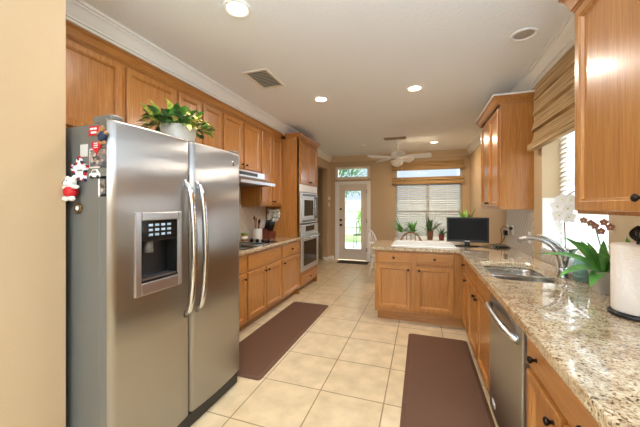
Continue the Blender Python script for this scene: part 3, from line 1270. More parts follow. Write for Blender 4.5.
def bowl(x0, x1, y0, y1, depth):
    mb = MB()
    rings = []
    for ins, z in ((-.012, .889), (0.0, .889), (0.004, .86), (.012, .93 - depth + .03), (.035, .93 - depth), ):
        pts = rr(x0 + ins, x1 - ins, y0 + ins, y1 - ins, .07 - min(ins, .03))
        rings.append([mb.bm.verts.new((a, b, z)) for a, b in pts])
    for i in range(len(rings) - 1):
        n = len(rings[i])
        for k in range(n):
            f = mb.bm.faces.new((rings[i][k], rings[i][(k + 1) % n], rings[i + 1][(k + 1) % n], rings[i + 1][k]))
            f.smooth = True
    mb.bm.faces.new(rings[-1])
    cx, cy = (x0 + x1) / 2, (y0 + y1) / 2
    return mb, (cx, cy, .93 - depth)


for (a, b, dp, nm) in ((2.255, 2.455, .15, 'small_bowl'), (2.495, 2.975, .20, 'large_bowl')):
    mb, cc = bowl(SX0 - .005, SX1 + .005, a, b, dp)
    bo = mb.build(nm, SINKS, t)
    MB().lathe([(.04, 0), (.04, .004), (.03, .004), (.025, .001), (.001, .001)], cc, 20).build('drain', CHROME, bo)
MB().box(SX0 + .003, SX1 - .003, 2.456, 2.494, .80, .922, .009).build('divider', SINKS, t)

# faucet
t = thing('faucet', 'brushed nickel single-lever faucet arching over the sink', 'faucet', (.925, 2.46, .93))
B = V((.925, 2.46, .9305))
T = V((.70, 2.60, 1.155))
MB().lathe([(.034, 0), (.034, .006), (.028, .014), (.025, .04), (.024, .07), (.001, .072)], B, 20).build('faucet_body', NICKEL, t)
pts, rs = [], []
for q, h, r_ in ((0, .03, .024), (.01, .09, .023), (.05, .14, .022), (.13, .185, .020), (.26, .222, .018), (.42, .246, .017), (.60, .258, .016), (.78, .256, .017), (.92, .244, .020), (1.0, .228, .019)):
    pts.append((B.x + (T.x - B.x) * q, B.y + (T.y - B.y) * q, B.z + h))
    rs.append(r_)
MB().tube(pts, rs, 14).build('spout', NICKEL, t)
hb = MB().tube([B + V((.0, -.0, .06)), B + V((.016, -.012, .15)), B + V((.012, -.010, .185))], [.02, .018, .014], 12)
hb = hb.build('lever_hub', NICKEL, t)
pts = [B + V((.012, -.010, .18)), B + V((-.02, .015, .22)), B + V((-.07, .05, .262)), B + V((-.12, .085, .285))]
MB().tube(pts, [.012, .010, .008, .006], 10).build('lever', NICKEL, t)

# backsplash on the right wall
struct('wall_right_backsplash_near', MB().box(RW - .012, RW - .001, .55, WY0 - .001, .931, 1.385), plain('beige_stone_tile', '#D3BD9C', .4, vary=.05, bscale=5))
m = MB().box(RW - .012, RW - .001, WY1 + .21, 4.42, .931, 1.385)
m.box(RW - .012, RW - .001, WY0, WY1 - .0, .931, WZ0 - .001)
struct('wall_right_backsplash', m, MOSAIC)

# ---- far right upper
UF = frame_of('W', .775)
t = thing('wall_cabinet', 'oak wall cabinet right of the television, its plain side towards the camera', 'kitchen cabinet', (.78, 3.95, 1.39), 'upper cabinets on the right wall')
MB().box(.775, RW - .002, 3.475, 4.42, 1.39, 2.47, .002).build('cabinet_body', OAK, t)
shaker(UF, 3.50, 3.935, 1.42, 2.44, t, (3.90, 1.46))
shaker(UF, 3.96, 4.395, 1.42, 2.44, t, (3.995, 1.46))
wood_crown(t, [(RW - .003, 3.475), (.755, 3.475), (.755, 4.42), (RW - .003, 4.42)], 2.55, .08, .05, mat=OAK)
MB().box(.695, RW - .004, 3.415, 4.48, 2.5505, 2.566, .004).build('cap_strip', WHITE, t)

# ---- near right upper
NF = frame_of('W', .735)
t = thing('wall_cabinet', 'large oak wall cabinet close to the camera above the paper towels', 'kitchen cabinet', (.74, 1.1, 1.39), 'upper cabinets on the right wall')
MB().box(.735, RW - .002, .30, 1.80, 1.385, 2.49, .002).build('cabinet_body', OAK, t)
shaker(NF, 1.265, 1.775, 1.400, 2.375, t, (1.30, 1.45))
shaker(NF, .735, 1.245, 1.400, 2.375, t, (1.21, 1.45))
shaker(NF, .32, .715, 1.400, 2.375, t, (.68, 1.45))
wood_crown(t, [(.733, .30), (.733, 1.80), (RW - .003, 1.80)], 2.50, .12, .055)

# ------------------------------------------------------------------ refrigerator
FY0, FYM, FY1 = .985, 1.50, 2.045
FX = -1.385
t = thing('refrigerator', 'stainless side-by-side refrigerator with ice dispenser on the left', 'refrigerator', (-1.8, 1.5, 0))
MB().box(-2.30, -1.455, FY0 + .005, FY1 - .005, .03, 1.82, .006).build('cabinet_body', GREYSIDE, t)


def fridge_door(y0, y1, z0, z1, hole=None):
    """bowed door skin; hole = (ya, yb, za, zb) recess"""
    mb = MB()
    N = 28
    ys = [y0 + (y1 - y0) * i / N for i in range(N + 1)]
    zs = [z0, z0 + .012, z1 - .012, z1]
    if hole:
        ys = sorted(set([y for y in ys if all(abs(y - h) > .008 for h in hole[:2])] + list(hole[:2])))
        zs = sorted(zs + [hole[2], hole[3]])

    def fx(y, z):
        q = (y - y0) / (y1 - y0)
        e = min(q, 1 - q)
        x = FX + .016 * (1 - (2 * q - 1) ** 2)
        if e < .04:
            x -= .018 * (1 - (e / .04)) ** 2
        if z in (z0, z1):
            x -= .010
        return x
    g = [[mb.bm.verts.new((fx(y, z), y, z)) for z in zs] for y in ys]
    for i in range(len(ys) - 1):
        for k in range(len(zs) - 1):
            if hole and hole[0] - 1e-6 <= ys[i] and ys[i + 1] <= hole[1] + 1e-6 and hole[2] - 1e-6 <= zs[k] and zs[k + 1] <= hole[3] + 1e-6:
                continue
            f = mb.bm.faces.new((g[i][k], g[i + 1][k], g[i + 1][k + 1], g[i][k + 1]))
            f.smooth = True
    XB = -1.45
    per = [g[i][0] for i in range(len(ys))] + [g[-1][k] for k in range(1, len(zs))] + [g[i][-1] for i in range(len(ys) - 2, -1, -1)] + [g[0][k] for k in range(len(zs) - 2, 0, -1)]
    bk = [mb.bm.verts.new((XB, v.co.y, v.co.z)) for v in per]
    for i in range(len(per)):
        j = (i + 1) % len(per)
        mb.bm.faces.new((per[j], per[i], bk[i], bk[j])).material_index = 1
    mb.bm.faces.new(bk).material_index = 1
    return mb


DH = (1.135, 1.375, 1.02, 1.345)
dl = fridge_door(FY0, FYM - .004, .10, 1.838, DH).build('door', [STEEL, GREYSIDE], t)
dr = fridge_door(FYM + .004, FY1, .10, 1.838).build('door', [STEEL, GREYSIDE], t)
# dispenser
XD = FX + .012
m = MB()
y0, y1, z0, z1 = 1.10, 1.405, .955, 1.39
m.box(XD - .01, XD + .013, y0, DH[0], z0, z1, .005).box(XD - .01, XD + .013, DH[1], y1, z0, z1, .005)
m.box(XD - .01, XD + .013, DH[0], DH[1], z0, DH[2], .005).box(XD - .01, XD + .013, DH[0], DH[1], DH[3], z1, .005)
m.build('dispenser_frame', STEEL2, dl)
m = MB().box(-1.448, XD + .006, DH[0], DH[1], 1.235, DH[3], .003)
m.build('dispenser_controls', BLACKG, dl)
m = MB()
m.box(-1.448, -1.44, DH[0], DH[1], DH[2], 1.235)
m.box(-1.448, XD + .004, DH[0], DH[0] + .006, DH[2], 1.235).box(-1.448, XD + .004, DH[1] - .006, DH[1], DH[2], 1.235)
m.box(-1.448, XD + .010, DH[0], DH[1], DH[2], DH[2] + .012)
m.build('dispenser_recess', BLACK, dl)
m = MB()
for i in range(3):
    for j in range(4):
        m.box(XD + .006, XD + .0085, 1.18 + j * .04, 1.205 + j * .04, 1.262 + i * .026, 1.275 + i * .026)
m.build('dispenser_buttons', plain('pale_blue_key', '#9FB3C4', .4), dl)
m = MB().lathe([(.026, 0), (.024, .06), (.018, .065)], (-1.412, 1.215, 1.17), 16)
m.build('dispenser_spout', GREYSIDE, dl)
MB().box(-1.44, XD + .004, DH[0] + .01, DH[1] - .01, DH[2] + .013, DH[2] + .018).build('drip_tray', STEEL2, dl)
for y, d, par in ((1.452, -1, dl), (1.552, 1, dr)):
    pts = []
    rs = []
    for i in range(21):
        q = i / 20
        z = .745 + (1.575 - .745) * q
        x = FX + .012 + .062 * (math.sin(PI * q)) ** .45 if 0 < q < 1 else FX + .0
        pts.append((x, y, z))
        rs.append(.0185)
    MB().tube(pts, rs, 12).build('handle', CHROME, par)
for y in (1.03, 2.0):
    MB().box(-1.52, -1.39, y - .03, y + .03, 1.821, 1.862, .008).build('hinge_cover', GREYSIDE, t)
MB().box(-1.50, -1.40, FY0 + .02, FY1 - .02, .005, .095, .004).build('toe_grille', BLACK, t)
em = MB().lathe([(.017, 0), (.017, .004), (.014, .005), (.001, .005)], (FX + .010, 1.93, 1.75), 24, 'x').build('emblem', CHROME, dr)
MB().lathe([(.0075, .0052), (.0075, .0062), (.0045, .0062), (.0045, .0052)], (FX + .010, 1.93, 1.75), 16, 'x').build('emblem_ring', GREYSIDE, dr)

# magnets on the refrigerator side (plane y = .99)
SY = FY0 + .004


def mag_box(name, label, cat, x0, x1, z0, z1, mat, th=.004, extra=None):
    t = thing(name, label, cat, ((x0 + x1) / 2, SY, (z0 + z1) / 2), 'magnets on the refrigerator side')
    MB().box(x0, x1, SY - th, SY, z0, z1, .001).build('card', mat, t)
    if extra:
        extra(t)
    return t


def red_extra(t):
    m = MB()
    for i, (a, b) in enumerate(((-1.515, -1.495), (-1.49, -1.47), (-1.508, -1.472))):
        m.box(a, b, SY - .0055, SY - .004, 1.772 + (.018 if i < 2 else 0), 1.781 + (.018 if i < 2 else 0))
    m.build('white_marks', WHT, t)


mag_box('magnet', 'red rectangular magnet at the top of the refrigerator side', 'magnet', -1.526, -1.458, 1.762, 1.808, RED, extra=red_extra)
mag_box('magnet', 'small pale grey note magnet left of the snapshot', 'magnet', -1.588, -1.536, 1.664, 1.724, plain('grey_paper', '#C9C6C0', .7))


def photo_extra(t):
    MB().box(-1.515, -1.402, SY - .0052, SY - .004, 1.612, 1.692).build('picture', PHOTO, t)


mag_box('snapshot', 'wide colour snapshot of two people stuck below the heart magnet', 'photo', -1.521, -1.396, 1.605, 1.699, plain('photo_border', '#DDD8D0', .4), extra=photo_extra)


def pf_extra(t):
    MB().box(-1.448, -1.410, SY - .0052, SY - .004, 1.478, 1.552).build('picture', PHOTO, t)


mag_box('snapshot', 'narrow white-bordered snapshot, lowest near the door edge of the refrigerator side', 'photo', -1.460, -1.398, 1.466, 1.566, WHT, extra=pf_extra)
# heart
t = thing('magnet', 'red heart-shaped magnet on the refrigerator side', 'magnet', (-1.467, SY, 1.70), 'magnets on the refrigerator side')
pts = []
for i in range(28):
    a = 2 * PI * i / 28
    hx = 16 * math.sin(a) ** 3
    hz = 13 * math.cos(a) - 5 * math.cos(2 * a) - 2 * math.cos(3 * a) - math.cos(4 * a)
    pts.append((-1.467 + hx * .0021, SY - .010, 1.706 + hz * .0022))
MB().extrude_poly(pts, (0, .010 - .0045, 0)).build('heart', RED, t)
m = MB()
for z in (1.702, 1.712, 1.722):
    m.box(-1.480, -1.454, SY - .0115, SY - .010, z - .002, z + .002)
m.build('white_marks', WHT, t)
# star frame
t = thing('star_frame', 'star-shaped frame magnet striped red, white and navy on the refrigerator side', 'magnet', (-1.585, SY, 1.6), 'magnets on the refrigerator side')


def star(R1, R2, c):
    return [(c[0] + (R1 if i % 2 == 0 else R2) * math.sin(PI * i / 5), (c[1] + (R1 if i % 2 == 0 else R2) * math.cos(PI * i / 5))) for i in range(10)]


c = (-1.585, 1.598)
ou, inn = star(.070, .042, c), star(.058, .035, c)
mr = MB()
for i in range(10):
    for k in range(3):
        q0, q1 = k / 3, (k + 1) / 3
        P = lambda arr, q: (arr[i][0] + (arr[(i + 1) % 10][0] - arr[i][0]) * q, arr[i][1] + (arr[(i + 1) % 10][1] - arr[i][1]) * q)
        quad = [P(ou, q0), P(ou, q1), P(inn, q1), P(inn, q0)]
        mr.extrude_poly([(p[0], SY - .014, p[1]) for p in quad], (0, .0135, 0), mi=(i * 3 + k) % 3)
bmesh.ops.remove_doubles(mr.bm, verts=mr.bm.verts[:], dist=1e-5)
mr.build('striped_border', [RED, WHT, NAVY], t)
MB().extrude_poly([(p[0], SY - .006, p[1]) for p in inn], (0, .005, 0)).build('star_centre', WHT, t)
MB().box(-1.603, -1.567, SY - .0072, SY - .006, 1.593, 1.601).build('word_mark', GREYSIDE, t)
# little car
t = thing('magnet', 'small white car-shaped magnet under the wide snapshot', 'magnet', (-1.482, SY, 1.575), 'magnets on the refrigerator side')
pts = [(-1.520, 1.562), (-1.520, 1.578), (-1.507, 1.582), (-1.498, 1.598), (-1.468, 1.598), (-1.458, 1.582), (-1.445, 1.578), (-1.445, 1.562)]
MB().extrude_poly([(a, SY - .006, b) for a, b in pts], (0, .0055, 0)).build('body', WHT, t)
MB().extrude_poly([(a, SY - .0075, b) for a, b in ((-1.500, 1.582), (-1.494, 1.594), (-1.472, 1.594), (-1.465, 1.582))], (0, .001, 0)).build('window', GREYSIDE, t)
for a in (-1.506, -1.459):
    MB().lathe([(.008, -.0085), (.008, -.002)], (a, SY, 1.562), 12, 'y').build('wheel', BLACK, t)
# patterned figure magnet as a plain rounded ornament
t = thing('magnet', 'brown and navy ornament magnet at the top front corner of the refrigerator side', 'magnet', (-1.42, SY, 1.76), 'magnets on the refrigerator side')
MB().ball((-1.422, SY - .012, 1.785), .018, 2, (1, .6, 1)).build('head', plain('tan_resin', '#A9784E', .5), t)
MB().ball((-1.420, SY - .014, 1.750), .026, 2, (1, .5, 1)).build('body', NAVY, t)
m = MB().ball((-1.446, SY - .012, 1.765), .011, 1).ball((-1.394, SY - .012, 1.765), .011, 1).ball((-1.432, SY - .012, 1.722), .010, 1).ball((-1.408, SY - .012, 1.722), .010, 1)
m.build('limbs', MATS['tan_resin'], t)
# plush bear
t = thing('plush_bear', 'small white plush bear in a red shirt hanging on the refrigerator side', 'soft toy', (-1.61, SY, 1.50), 'magnets on the refrigerator side')
YB = SY - .030
m = MB()
m.ball((-1.612, YB, 1.538), .026, 3, (1.05, .9, .95)).ball((-1.634, YB, 1.560), .009, 2).ball((-1.590, YB, 1.560), .009, 2)
m.ball((-1.612, YB, 1.492), .030, 3, (1, .8, 1.1))
m.ball((-1.648, YB - .006, 1.512), .014, 2, (1.6, 1, .8)).ball((-1.573, YB - .004, 1.515), .014, 2, (1.6, 1, .8))
m.ball((-1.634, YB - .008, 1.458), .015, 2, (1.1, 1, .9)).ball((-1.592, YB - .008, 1.458), .015, 2, (1.1, 1, .9))
m.ball((-1.612, YB - .024, 1.530), .010, 2)
m.build('body', FUR, t)
m = MB()
m.ball((-1.612, YB, 1.492), .0335, 3, (1, .85, .88))
m.build('shirt', RED, t)
m = MB().ball((-1.621, YB - .023, 1.545), .003, 1).ball((-1.603, YB - .023, 1.545), .003, 1).ball((-1.612, YB - .034, 1.533), .004, 1)
m.build('eyes_and_nose', BLACK, t)
# round ornament
t = thing('magnet', 'round bronze medallion magnet below the plush bear', 'magnet', (-1.60, SY, 1.42), 'magnets on the refrigerator side')
MB().lathe([(.026, -.001), (.026, -.008), (.021, -.011), (.019, -.008), (.001, -.008)], (-1.60, SY, 1.412), 24, 'y').build('medallion', plain('bronze', '#7A5A34', .35, .7), t)
MB().lathe([(.012, -.0085), (.010, -.012), (.001, -.012)], (-1.60, SY, 1.412), 20, 'y').build('centre', WHT, t)

# potted plant on the refrigerator
t = thing('potted_plant', 'variegated leafy plant in a white pot on top of the refrigerator', 'plant', (-1.60, 1.62, 1.822))
MB().lathe([(.085, 0), (.095, .01), (.112, .10), (.118, .15), (.112, .15), (.104, .10), (.10, .135), (.001, .135)], (-1.60, 1.62, 1.822), 30).build('pot', WCER, t)
rnd = random.Random(3)
for nm, mat, cnt, ln, wd in (('green_foliage', GREEN, 110, .075, .05), ('dark_foliage', DGREEN, 110, .07, .05), ('yellow_foliage', YGREEN, 90, .10, .035)):
    m = MB()
    for i in range(cnt):
        a = rnd.uniform(0, 2 * PI)
        el = rnd.uniform(-.35, 1.1)
        rr_ = rnd.uniform(.02, .17)
        p = V((-1.60 + math.cos(a) * rr_, 1.62 + math.sin(a) * rr_ * 1.2, 1.975 + rnd.uniform(-.02, .13) * (1 - rr_ * 3.2) - rr_ * .15))
        m.leaf(p, (math.cos(a) * math.cos(el), 1.25 * math.sin(a) * math.cos(el), math.sin(el)), ln * rnd.uniform(.7, 1.15), wd * rnd.uniform(.7, 1.2), rnd.uniform(.2, 1.0), .3, 6)
    m.build(nm, mat, t)

# ------------------------------------------------------------------ ceiling fittings
t0 = None
labels = ['lit recessed ceiling lamp nearest the camera, above the refrigerator aisle', 'lit recessed ceiling lamp in line with the oven cabinet side',
          'lit recessed ceiling lamp over the middle of the kitchen, right of the aisle', 'small lit recessed ceiling lamp beyond the ceiling fan, over the breakfast area',
          'unlit recessed ceiling fitting near the sink window shade']
for i, ((x, y, on), lb) in enumerate(zip(CANS, labels)):
    t = thing('recessed_light', lb, 'ceiling light', (x, y, CZ), 'recessed ceiling lights')
    MB().lathe([(.095, 0), (.095, -.006), (.085, -.012), (.068, -.008), (.066, 0)], (x, y, CZ - .0005), 32).build('trim_ring', WHITE, t)
    MB().lathe([(.066, -.002), (.06, -.004), (.001, -.004)], (x, y, CZ - .001), 28).build('lens', LAMP if on else LENSOFF, t)
t = thing('smoke_detector', 'small round white smoke detector on the ceiling by the back door', 'smoke detector', (-1.177, 6.268, CZ))
MB().lathe([(.06, 0), (.06, -.02), (.045, -.032), (.001, -.034)], (-1.177, 6.268, CZ - .0005), 24).build('body', WHITE, t)
MB().lathe([(.02, -.034), (.02, -.037), (.001, -.037)], (-1.177, 6.268, CZ - .0005), 16).build('sensor_cap', LENSOFF, t)


def vent(label, cx, cy, sx, sy, fm, n, ang):
    t = thing('ceiling_vent', label, 'ceiling vent', (cx, cy, CZ))
    z = CZ - .0005
    m = MB()
    fr = .025
    m.box(-sx / 2, sx / 2, -sy / 2, -sy / 2 + fr, -.012, 0, .003).box(-sx / 2, sx / 2, sy / 2 - fr, sy / 2, -.012, 0, .003)
    m.box(-sx / 2, -sx / 2 + fr, -sy / 2 + fr, sy / 2 - fr, -.012, 0, .003).box(sx / 2 - fr, sx / 2, -sy / 2 + fr, sy / 2 - fr, -.012, 0, .003)
    parts = [(m, 'frame', fm)]
    m = MB()
    for i in range(n):
        y = -sy / 2 + fr + (sy - 2 * fr) * (i + .5) / n
        m.extrude_poly([(-sx / 2 + fr, y - .005, -.010), (-sx / 2 + fr, y + .006, -.002), (-sx / 2 + fr, y + .007, -.003), (-sx / 2 + fr, y - .004, -.011)], (sx - 2 * fr, 0, 0))
    parts.append((m, 'louvres', fm))
    m = MB().box(-sx / 2 + fr, sx / 2 - fr, -sy / 2 + fr, sy / 2 - fr, -.0015, 0)
    parts.append((m, 'backing', plain('vent_grey', '#8A8274', .7) if 'vent_grey' not in MATS else MATS['vent_grey']))
    for m, nm, mt in parts:
        m.build(nm, mt, t, loc=(0, 0, 0))
    t.location = (cx, cy, z)
    t.rotation_euler = (0, 0, ang)


VENTM = plain('aged_white_metal', '#E6DDC8', .5)
vent('rectangular metal air vent in the ceiling above the left cabinets', -1.53, 2.69, .27, .42, VENTM, 12, 0)
vent('beige air vent in the ceiling directly above the ceiling fan', -.475, 5.83, .42, .20, plain('beige_metal', '#B9A688', .5), 8, 0)

# ceiling fan
fx, fy = -.44, 6.10
t = thing('ceiling_fan', 'white ceiling fan with a bowl light over the breakfast area', 'ceiling fan', (fx, fy, CZ))
MB().lathe([(.068, 0), (.066, -.02), (.04, -.055), (.016, -.065)], (fx, fy, CZ - .001), 24).build('canopy', WHITE, t)
MB().tube([(fx, fy, CZ - .06), (fx, fy, 2.52)], .013, 10).build('down_rod', WHITE, t)
MB().lathe([(.03, .12), (.09, .10), (.125, .07), (.13, .03), (.115, 0), (.07, -.02), (.05, -.05), (.001, -.05)], (fx, fy, 2.42), 28).build('motor_housing', WHITE, t)
MB().lathe([(.06, 0), (.125, -.015), (.13, -.04), (.105, -.09), (.06, -.125), (.015, -.14), (.001, -.142)], (fx - .02, fy, 2.355), 28).build('light_bowl', BOWL, t)
for k in range(5):
    a = R(-6 + 72 * k)
    ca, sa = math.cos(a), math.sin(a)
    m = MB()
    pts = []
    for (u, v) in ((.17, -.05), (.30, -.062), (.58, -.066), (.63, -.05), (.64, 0), (.63, .05), (.58, .066), (.30, .062), (.17, .05)):
        pts.append((fx + ca * u - sa * v, fy + sa * u + ca * v, 2.405 - v * .5))
    m.extrude_poly(pts, (0, 0, .008))
    bl = m.build('blade', WHT, t)
    MB().tube([(fx + ca * .10, fy + sa * .10, 2.415), (fx + ca * .20, fy + sa * .20, 2.416)], .012, 8).build('blade_iron', WHITE, bl)
MB().tube([(fx + .08, fy - .06, 2.38), (fx + .085, fy - .062, 1.95)], .0022, 6).build('pull_chain', WHITE, t)

# switches and outlets
def plate_x(name, label, cat, x, y, z, s, dark=None):
    t = thing(name, label, cat, (x, y, z))
    MB().box(x, x + s * .006, y - .036, y + .036, z - .058, z + .058, .002).build('cover_plate', WHT, t)
    if cat == 'light switch':
        MB().box(x + s * .006, x + s * .011, y - .008, y + .008, z - .018, z + .018, .001).build('rocker', WHT, t)
    else:
        for dz in (-.022, .022):
            MB().box(x + s * .006, x + s * .008, y - .014, y + .014, z + dz - .014, z + dz + .014, .003).build('socket', plain('cream_socket', '#DDD8CE', .4) if 'cream_socket' not in MATS else MATS['cream_socket'], t)
    return t


plate_x('light_switch', 'white light switch plate on the wall left of the back door', 'light switch', BW + .0005, 7.45, 1.47, 1)
t = thing('thermostat', 'small white thermostat above the light switch by the back door', 'thermostat', (BW, 7.45, 1.62))
MB().box(BW + .0005, BW + .03, 7.40, 7.50, 1.60, 1.68, .006).build('body', WHT, t)
MB().box(BW + .03, BW + .032, 7.42, 7.48, 1.635, 1.665).build('display', GREYSIDE, t)
XW = RW - .0125
plate_x('power_outlet', 'white outlet plate beside the black adapter on the tiled wall', 'power outlet', XW, 4.36, 1.12, -1)
plate_x('power_outlet', 'second white outlet plate, between the black adapter and the upper cabinet', 'power outlet', XW, 4.14, 1.13, -1)
plate_x('power_outlet', 'white outlet plate on the wall beside the sink window', 'power outlet', XW, 3.56, 1.10, -1)
t = thing('power_adapter', 'black power adapter plugged in the outlet near the television', 'adapter', (XW - .03, 4.36, 1.08))
MB().box(XW - .05, XW - .009, 4.325, 4.395, 1.05, 1.115, .005).build('body', BLACK, t)
pts = [(XW - .03, 4.36, 1.05), (XW - .05, 4.36, .99), (XW - .09, 4.33, .945), (XW - .20, 4.22, .939), (.72, 4.10, .939)]
MB().tube(pts, .004, 6).build('cord', CORD, t)
t = thing('power_adapter', 'small black plug with a looping cord on the right outlet', 'adapter', (XW - .02, 4.14, 1.15))
MB().box(XW - .04, XW - .009, 4.12, 4.16, 1.135, 1.17, .004).build('body', BLACK, t)
pts = [(XW - .04, 4.14, 1.15), (XW - .08, 4.2, 1.18), (XW - .10, 4.28, 1.13), (XW - .085, 4.30, 1.03), (XW - .10, 4.27, .95), (XW - .14, 4.15, .939)]
MB().tube(pts, .0035, 6).build('cord', CORD, t)
t = thing('router', 'flat black box with cables on the granite right of the television', 'electronics', (.90, 4.02, .93))
MB().box(.83, .97, 3.94, 4.10, .931, .955, .005).build('case', BLACK, t)
MB().box(.85, .86, 3.938, 3.94, .94, .945).build('status_light', plain('green_led', '#3FA65A', .5), t)
o = MB().tube([(.62, 4.12, .936), (.70, 4.0, .936), (.76, 3.90, .936), (.84, 3.87, .936), (.93, 3.90, .936), (.99, 3.97, .936), (.98, 4.1, .936)], .0045, 6).build('cable', CORD)
tag(o, 'black cable curling on the granite in front of the flat black box', 'cable')

# television
t = thing('television', 'small black flat television on the corner of the granite countertop', 'television', (.54, 4.02, .93))
M = Matrix.Translation(V((.54, 4.02, 0))) @ Matrix.Rotation(R(-4), 4, 'Z')


def tvb(nm, mat, *b, bev=.004):
    m = MB().box(*b, bev)
    bmesh.ops.transform(m.bm, matrix=M, verts=m.bm.verts[:])
    return m.build(nm, mat, t)


tvb('bezel', BLACK, -.235, .235, -.012, .03, .98, 1.285)
tvb('screen', plain('tv_screen', '#121314', .45, spec=.15), -.215, .215, -.014, -.0125, 1.01, 1.268, bev=0)
tvb('neck', BLACK, -.03, .03, 0, .03, .94, .99)
m = MB().lathe([(.14, 0), (.14, .006), (.12, .012), (.001, .014)], (0, 0, 0), 32)
bmesh.ops.scale(m.bm, vec=(1, .6, 1), verts=m.bm.verts[:])
bmesh.ops.translate(m.bm, vec=(.54, 4.03, .931), verts=m.bm.verts[:])
m.build('stand', BLACKG, t)
tvb('logo', NICKEL, -.03, .03, -.0135, -.012, .992, .999, bev=0)


def plant(label, base, potprof, potmat, leaves, mat, rnd, name='potted_plant', arch=None):
    t = thing(name, label, 'plant', base)
    MB().lathe(potprof, base, 24).build('pot', potmat, t)
    h = potprof[-1][1]
    MB().lathe([(.01, 0), (potprof[-2][0] * .8, .002), (.001, .004)], (base[0], base[1], base[2] + h - .001), 16).build('soil', SOIL, t)
    m = MB()
    for (az, el, ln, wd, dr) in leaves:
        a = R(az)
        e = R(el)
        m.leaf((base[0] + .01 * math.cos(a), base[1] + .01 * math.sin(a), base[2] + h), (math.cos(a) * math.cos(e), math.sin(a) * math.cos(e), math.sin(e)), ln, wd, dr, .3, 8)
    m.build('leaves', mat, t)
    return t


POT = [(.045, 0), (.05, .005), (.065, .11), (.07, .12), (.06, .12), (.055, .10)]
rnd = random.Random(5)
plant('bright green plant peeking over the top of the television', (.55, 4.27, .931),
      [(.05, 0), (.055, .005), (.07, .17), (.075, .18), (.065, .18), (.06, .16)], WCER,
      [(rnd.uniform(0, 360), rnd.uniform(50, 85), rnd.uniform(.22, .36), .05, rnd.uniform(.3, 1.2)) for _ in range(16)], LGREEN, rnd)

# glossy white rectangle with a low raised rim on the peninsula
t = thing('glossy_rectangle', 'large glossy white rectangle with a low rim on the peninsula countertop', 'sheet', (.02, 4.0, .93))
m = MB().box(-.34, .38, 3.76, 4.30, .9305, .936, .002)
m.build('rectangle_base', PORC, t)
m = MB()
m.box(-.35, .39, 3.745, 3.765, .9305, .943, .004).box(-.35, .39, 4.295, 4.315, .9305, .943, .004)
m.box(-.35, -.33, 3.765, 4.295, .9305, .943, .004).box(.37, .39, 3.765, 4.295, .9305, .943, .004)
m.build('rim', PORC, t)

# breakfast table and chairs, plants
t = thing('breakfast_table', 'round wooden breakfast table in front of the tall back window', 'table', (.05, 6.45, 0))
MB().lathe([(.55, .72), (.58, .735), (.58, .75), (.57, .757), (.001, .757)], (.05, 6.45, 0), 40).build('tabletop', WCER, t)
MB().lathe([(.20, .02), (.16, .05), (.05, .10), (.04, .40), (.06, .60), (.12, .72)], (.05, 6.45, 0), 20).build('pedestal', LIGHTWOOD, t)


def windsor(label, mat, group=None):
    t = thing('windsor_chair', label, 'chair', (0, 0, 0), group)
    MB().lathe([(.18, 0), (.21, .012), (.21, .03), (.19, .038), (.001, .03)], (0, 0, .43), 28).build('seat', mat, t)
    m = MB()
    pts = [(-.22 * math.cos(PI * i / 14), -.17 - .09 * math.sin(PI * i / 14), .46 + .50 * math.sin(PI * i / 14) ** .7) for i in range(15)]
    m.tube(pts, .013, 8)
    m.build('hoop_back', mat, t)
    m = MB()
    pts = [(-.25 * math.cos(PI * i / 12), -.02 - .21 * math.sin(PI * i / 12), .68 + .03 * math.sin(PI * i / 12)) for i in range(13)]
    m.tube(pts, .014, 8)
    m.build('arm_rail', mat, t)
    for k in range(7):
        q = (k + 1) / 8
        x = -.20 * math.cos(PI * q)
        zt = .46 + .50 * max(0, 1 - (x / .22) ** 2) ** .35
        MB().tube([(x * .8, -.15 - .03 * math.sin(PI * q), .46), (x, -.17 - .09 * math.sqrt(max(0, 1 - (x / .22) ** 2)), zt)], .006, 6).build('spindle', mat, t)
    for a in (-1, 1):
        for b in (-1, 1):
            MB().tube([(a * .13, b * .12, .44), (a * .20, b * .19, 0)], .017, 8, .011).build('leg', mat, t)
    MB().tube([(-.165, -.155, .2), (-.165, .155, .2)], .009, 6).build('stretcher', mat, t)
    MB().tube([(.165, -.155, .2), (.165, .155, .2)], .009, 6).build('stretcher', mat, t)
    return t


c1 = windsor('brown wooden hoop-back chair in front of the window plants', wood('chestnut_wood', '#7A4420', '#9A5F32', '#B07A4A', scale=2))
c1.location = (-.17, 5.75, 0)
c2 = windsor('white hoop-back chair standing left of the peninsula end', WCER)
c2.location = (-.72, 5.85, 0)
c2.rotation_euler = (0, 0, R(-55))

SM = [(.04, 0), (.045, .005), (.055, .10), (.06, .11), (.05, .11), (.045, .09)]
plant('spiky agave-like plant in a brown pot at the middle of the window', (.17, 6.25, .758), [(a * 1.1, b * 1.6) for a, b in SM], TERRA,
      [(rnd.uniform(0, 360), rnd.uniform(25, 85), rnd.uniform(.24, .42), .045, rnd.uniform(0, .5)) for _ in range(20)], DGREEN, rnd)
plant('bushy green plant on the breakfast table left of the spiky one', (-.16, 6.45, .758), SM, WCER,
      [(rnd.uniform(0, 360), rnd.uniform(15, 80), rnd.uniform(.2, .34), .055, rnd.uniform(.3, 1.4)) for _ in range(26)], GREEN, rnd)
plant('pale leafy plant at the left edge of the back window', (-.40, 6.55, .758), SM, WCER,
      [(rnd.uniform(0, 360), rnd.uniform(30, 85), rnd.uniform(.2, .42), .035, rnd.uniform(.3, 1.2)) for _ in range(22)], GREEN, rnd)
plant('dark reddish-potted plant between the spiky plant and the television', (.38, 6.25, .758), SM, plain('red_clay', '#8C3B2E', .5),
      [(rnd.uniform(0, 360), rnd.uniform(30, 85), rnd.uniform(.14, .26), .03, rnd.uniform(.1, .6)) for _ in range(14)], DGREEN, rnd)

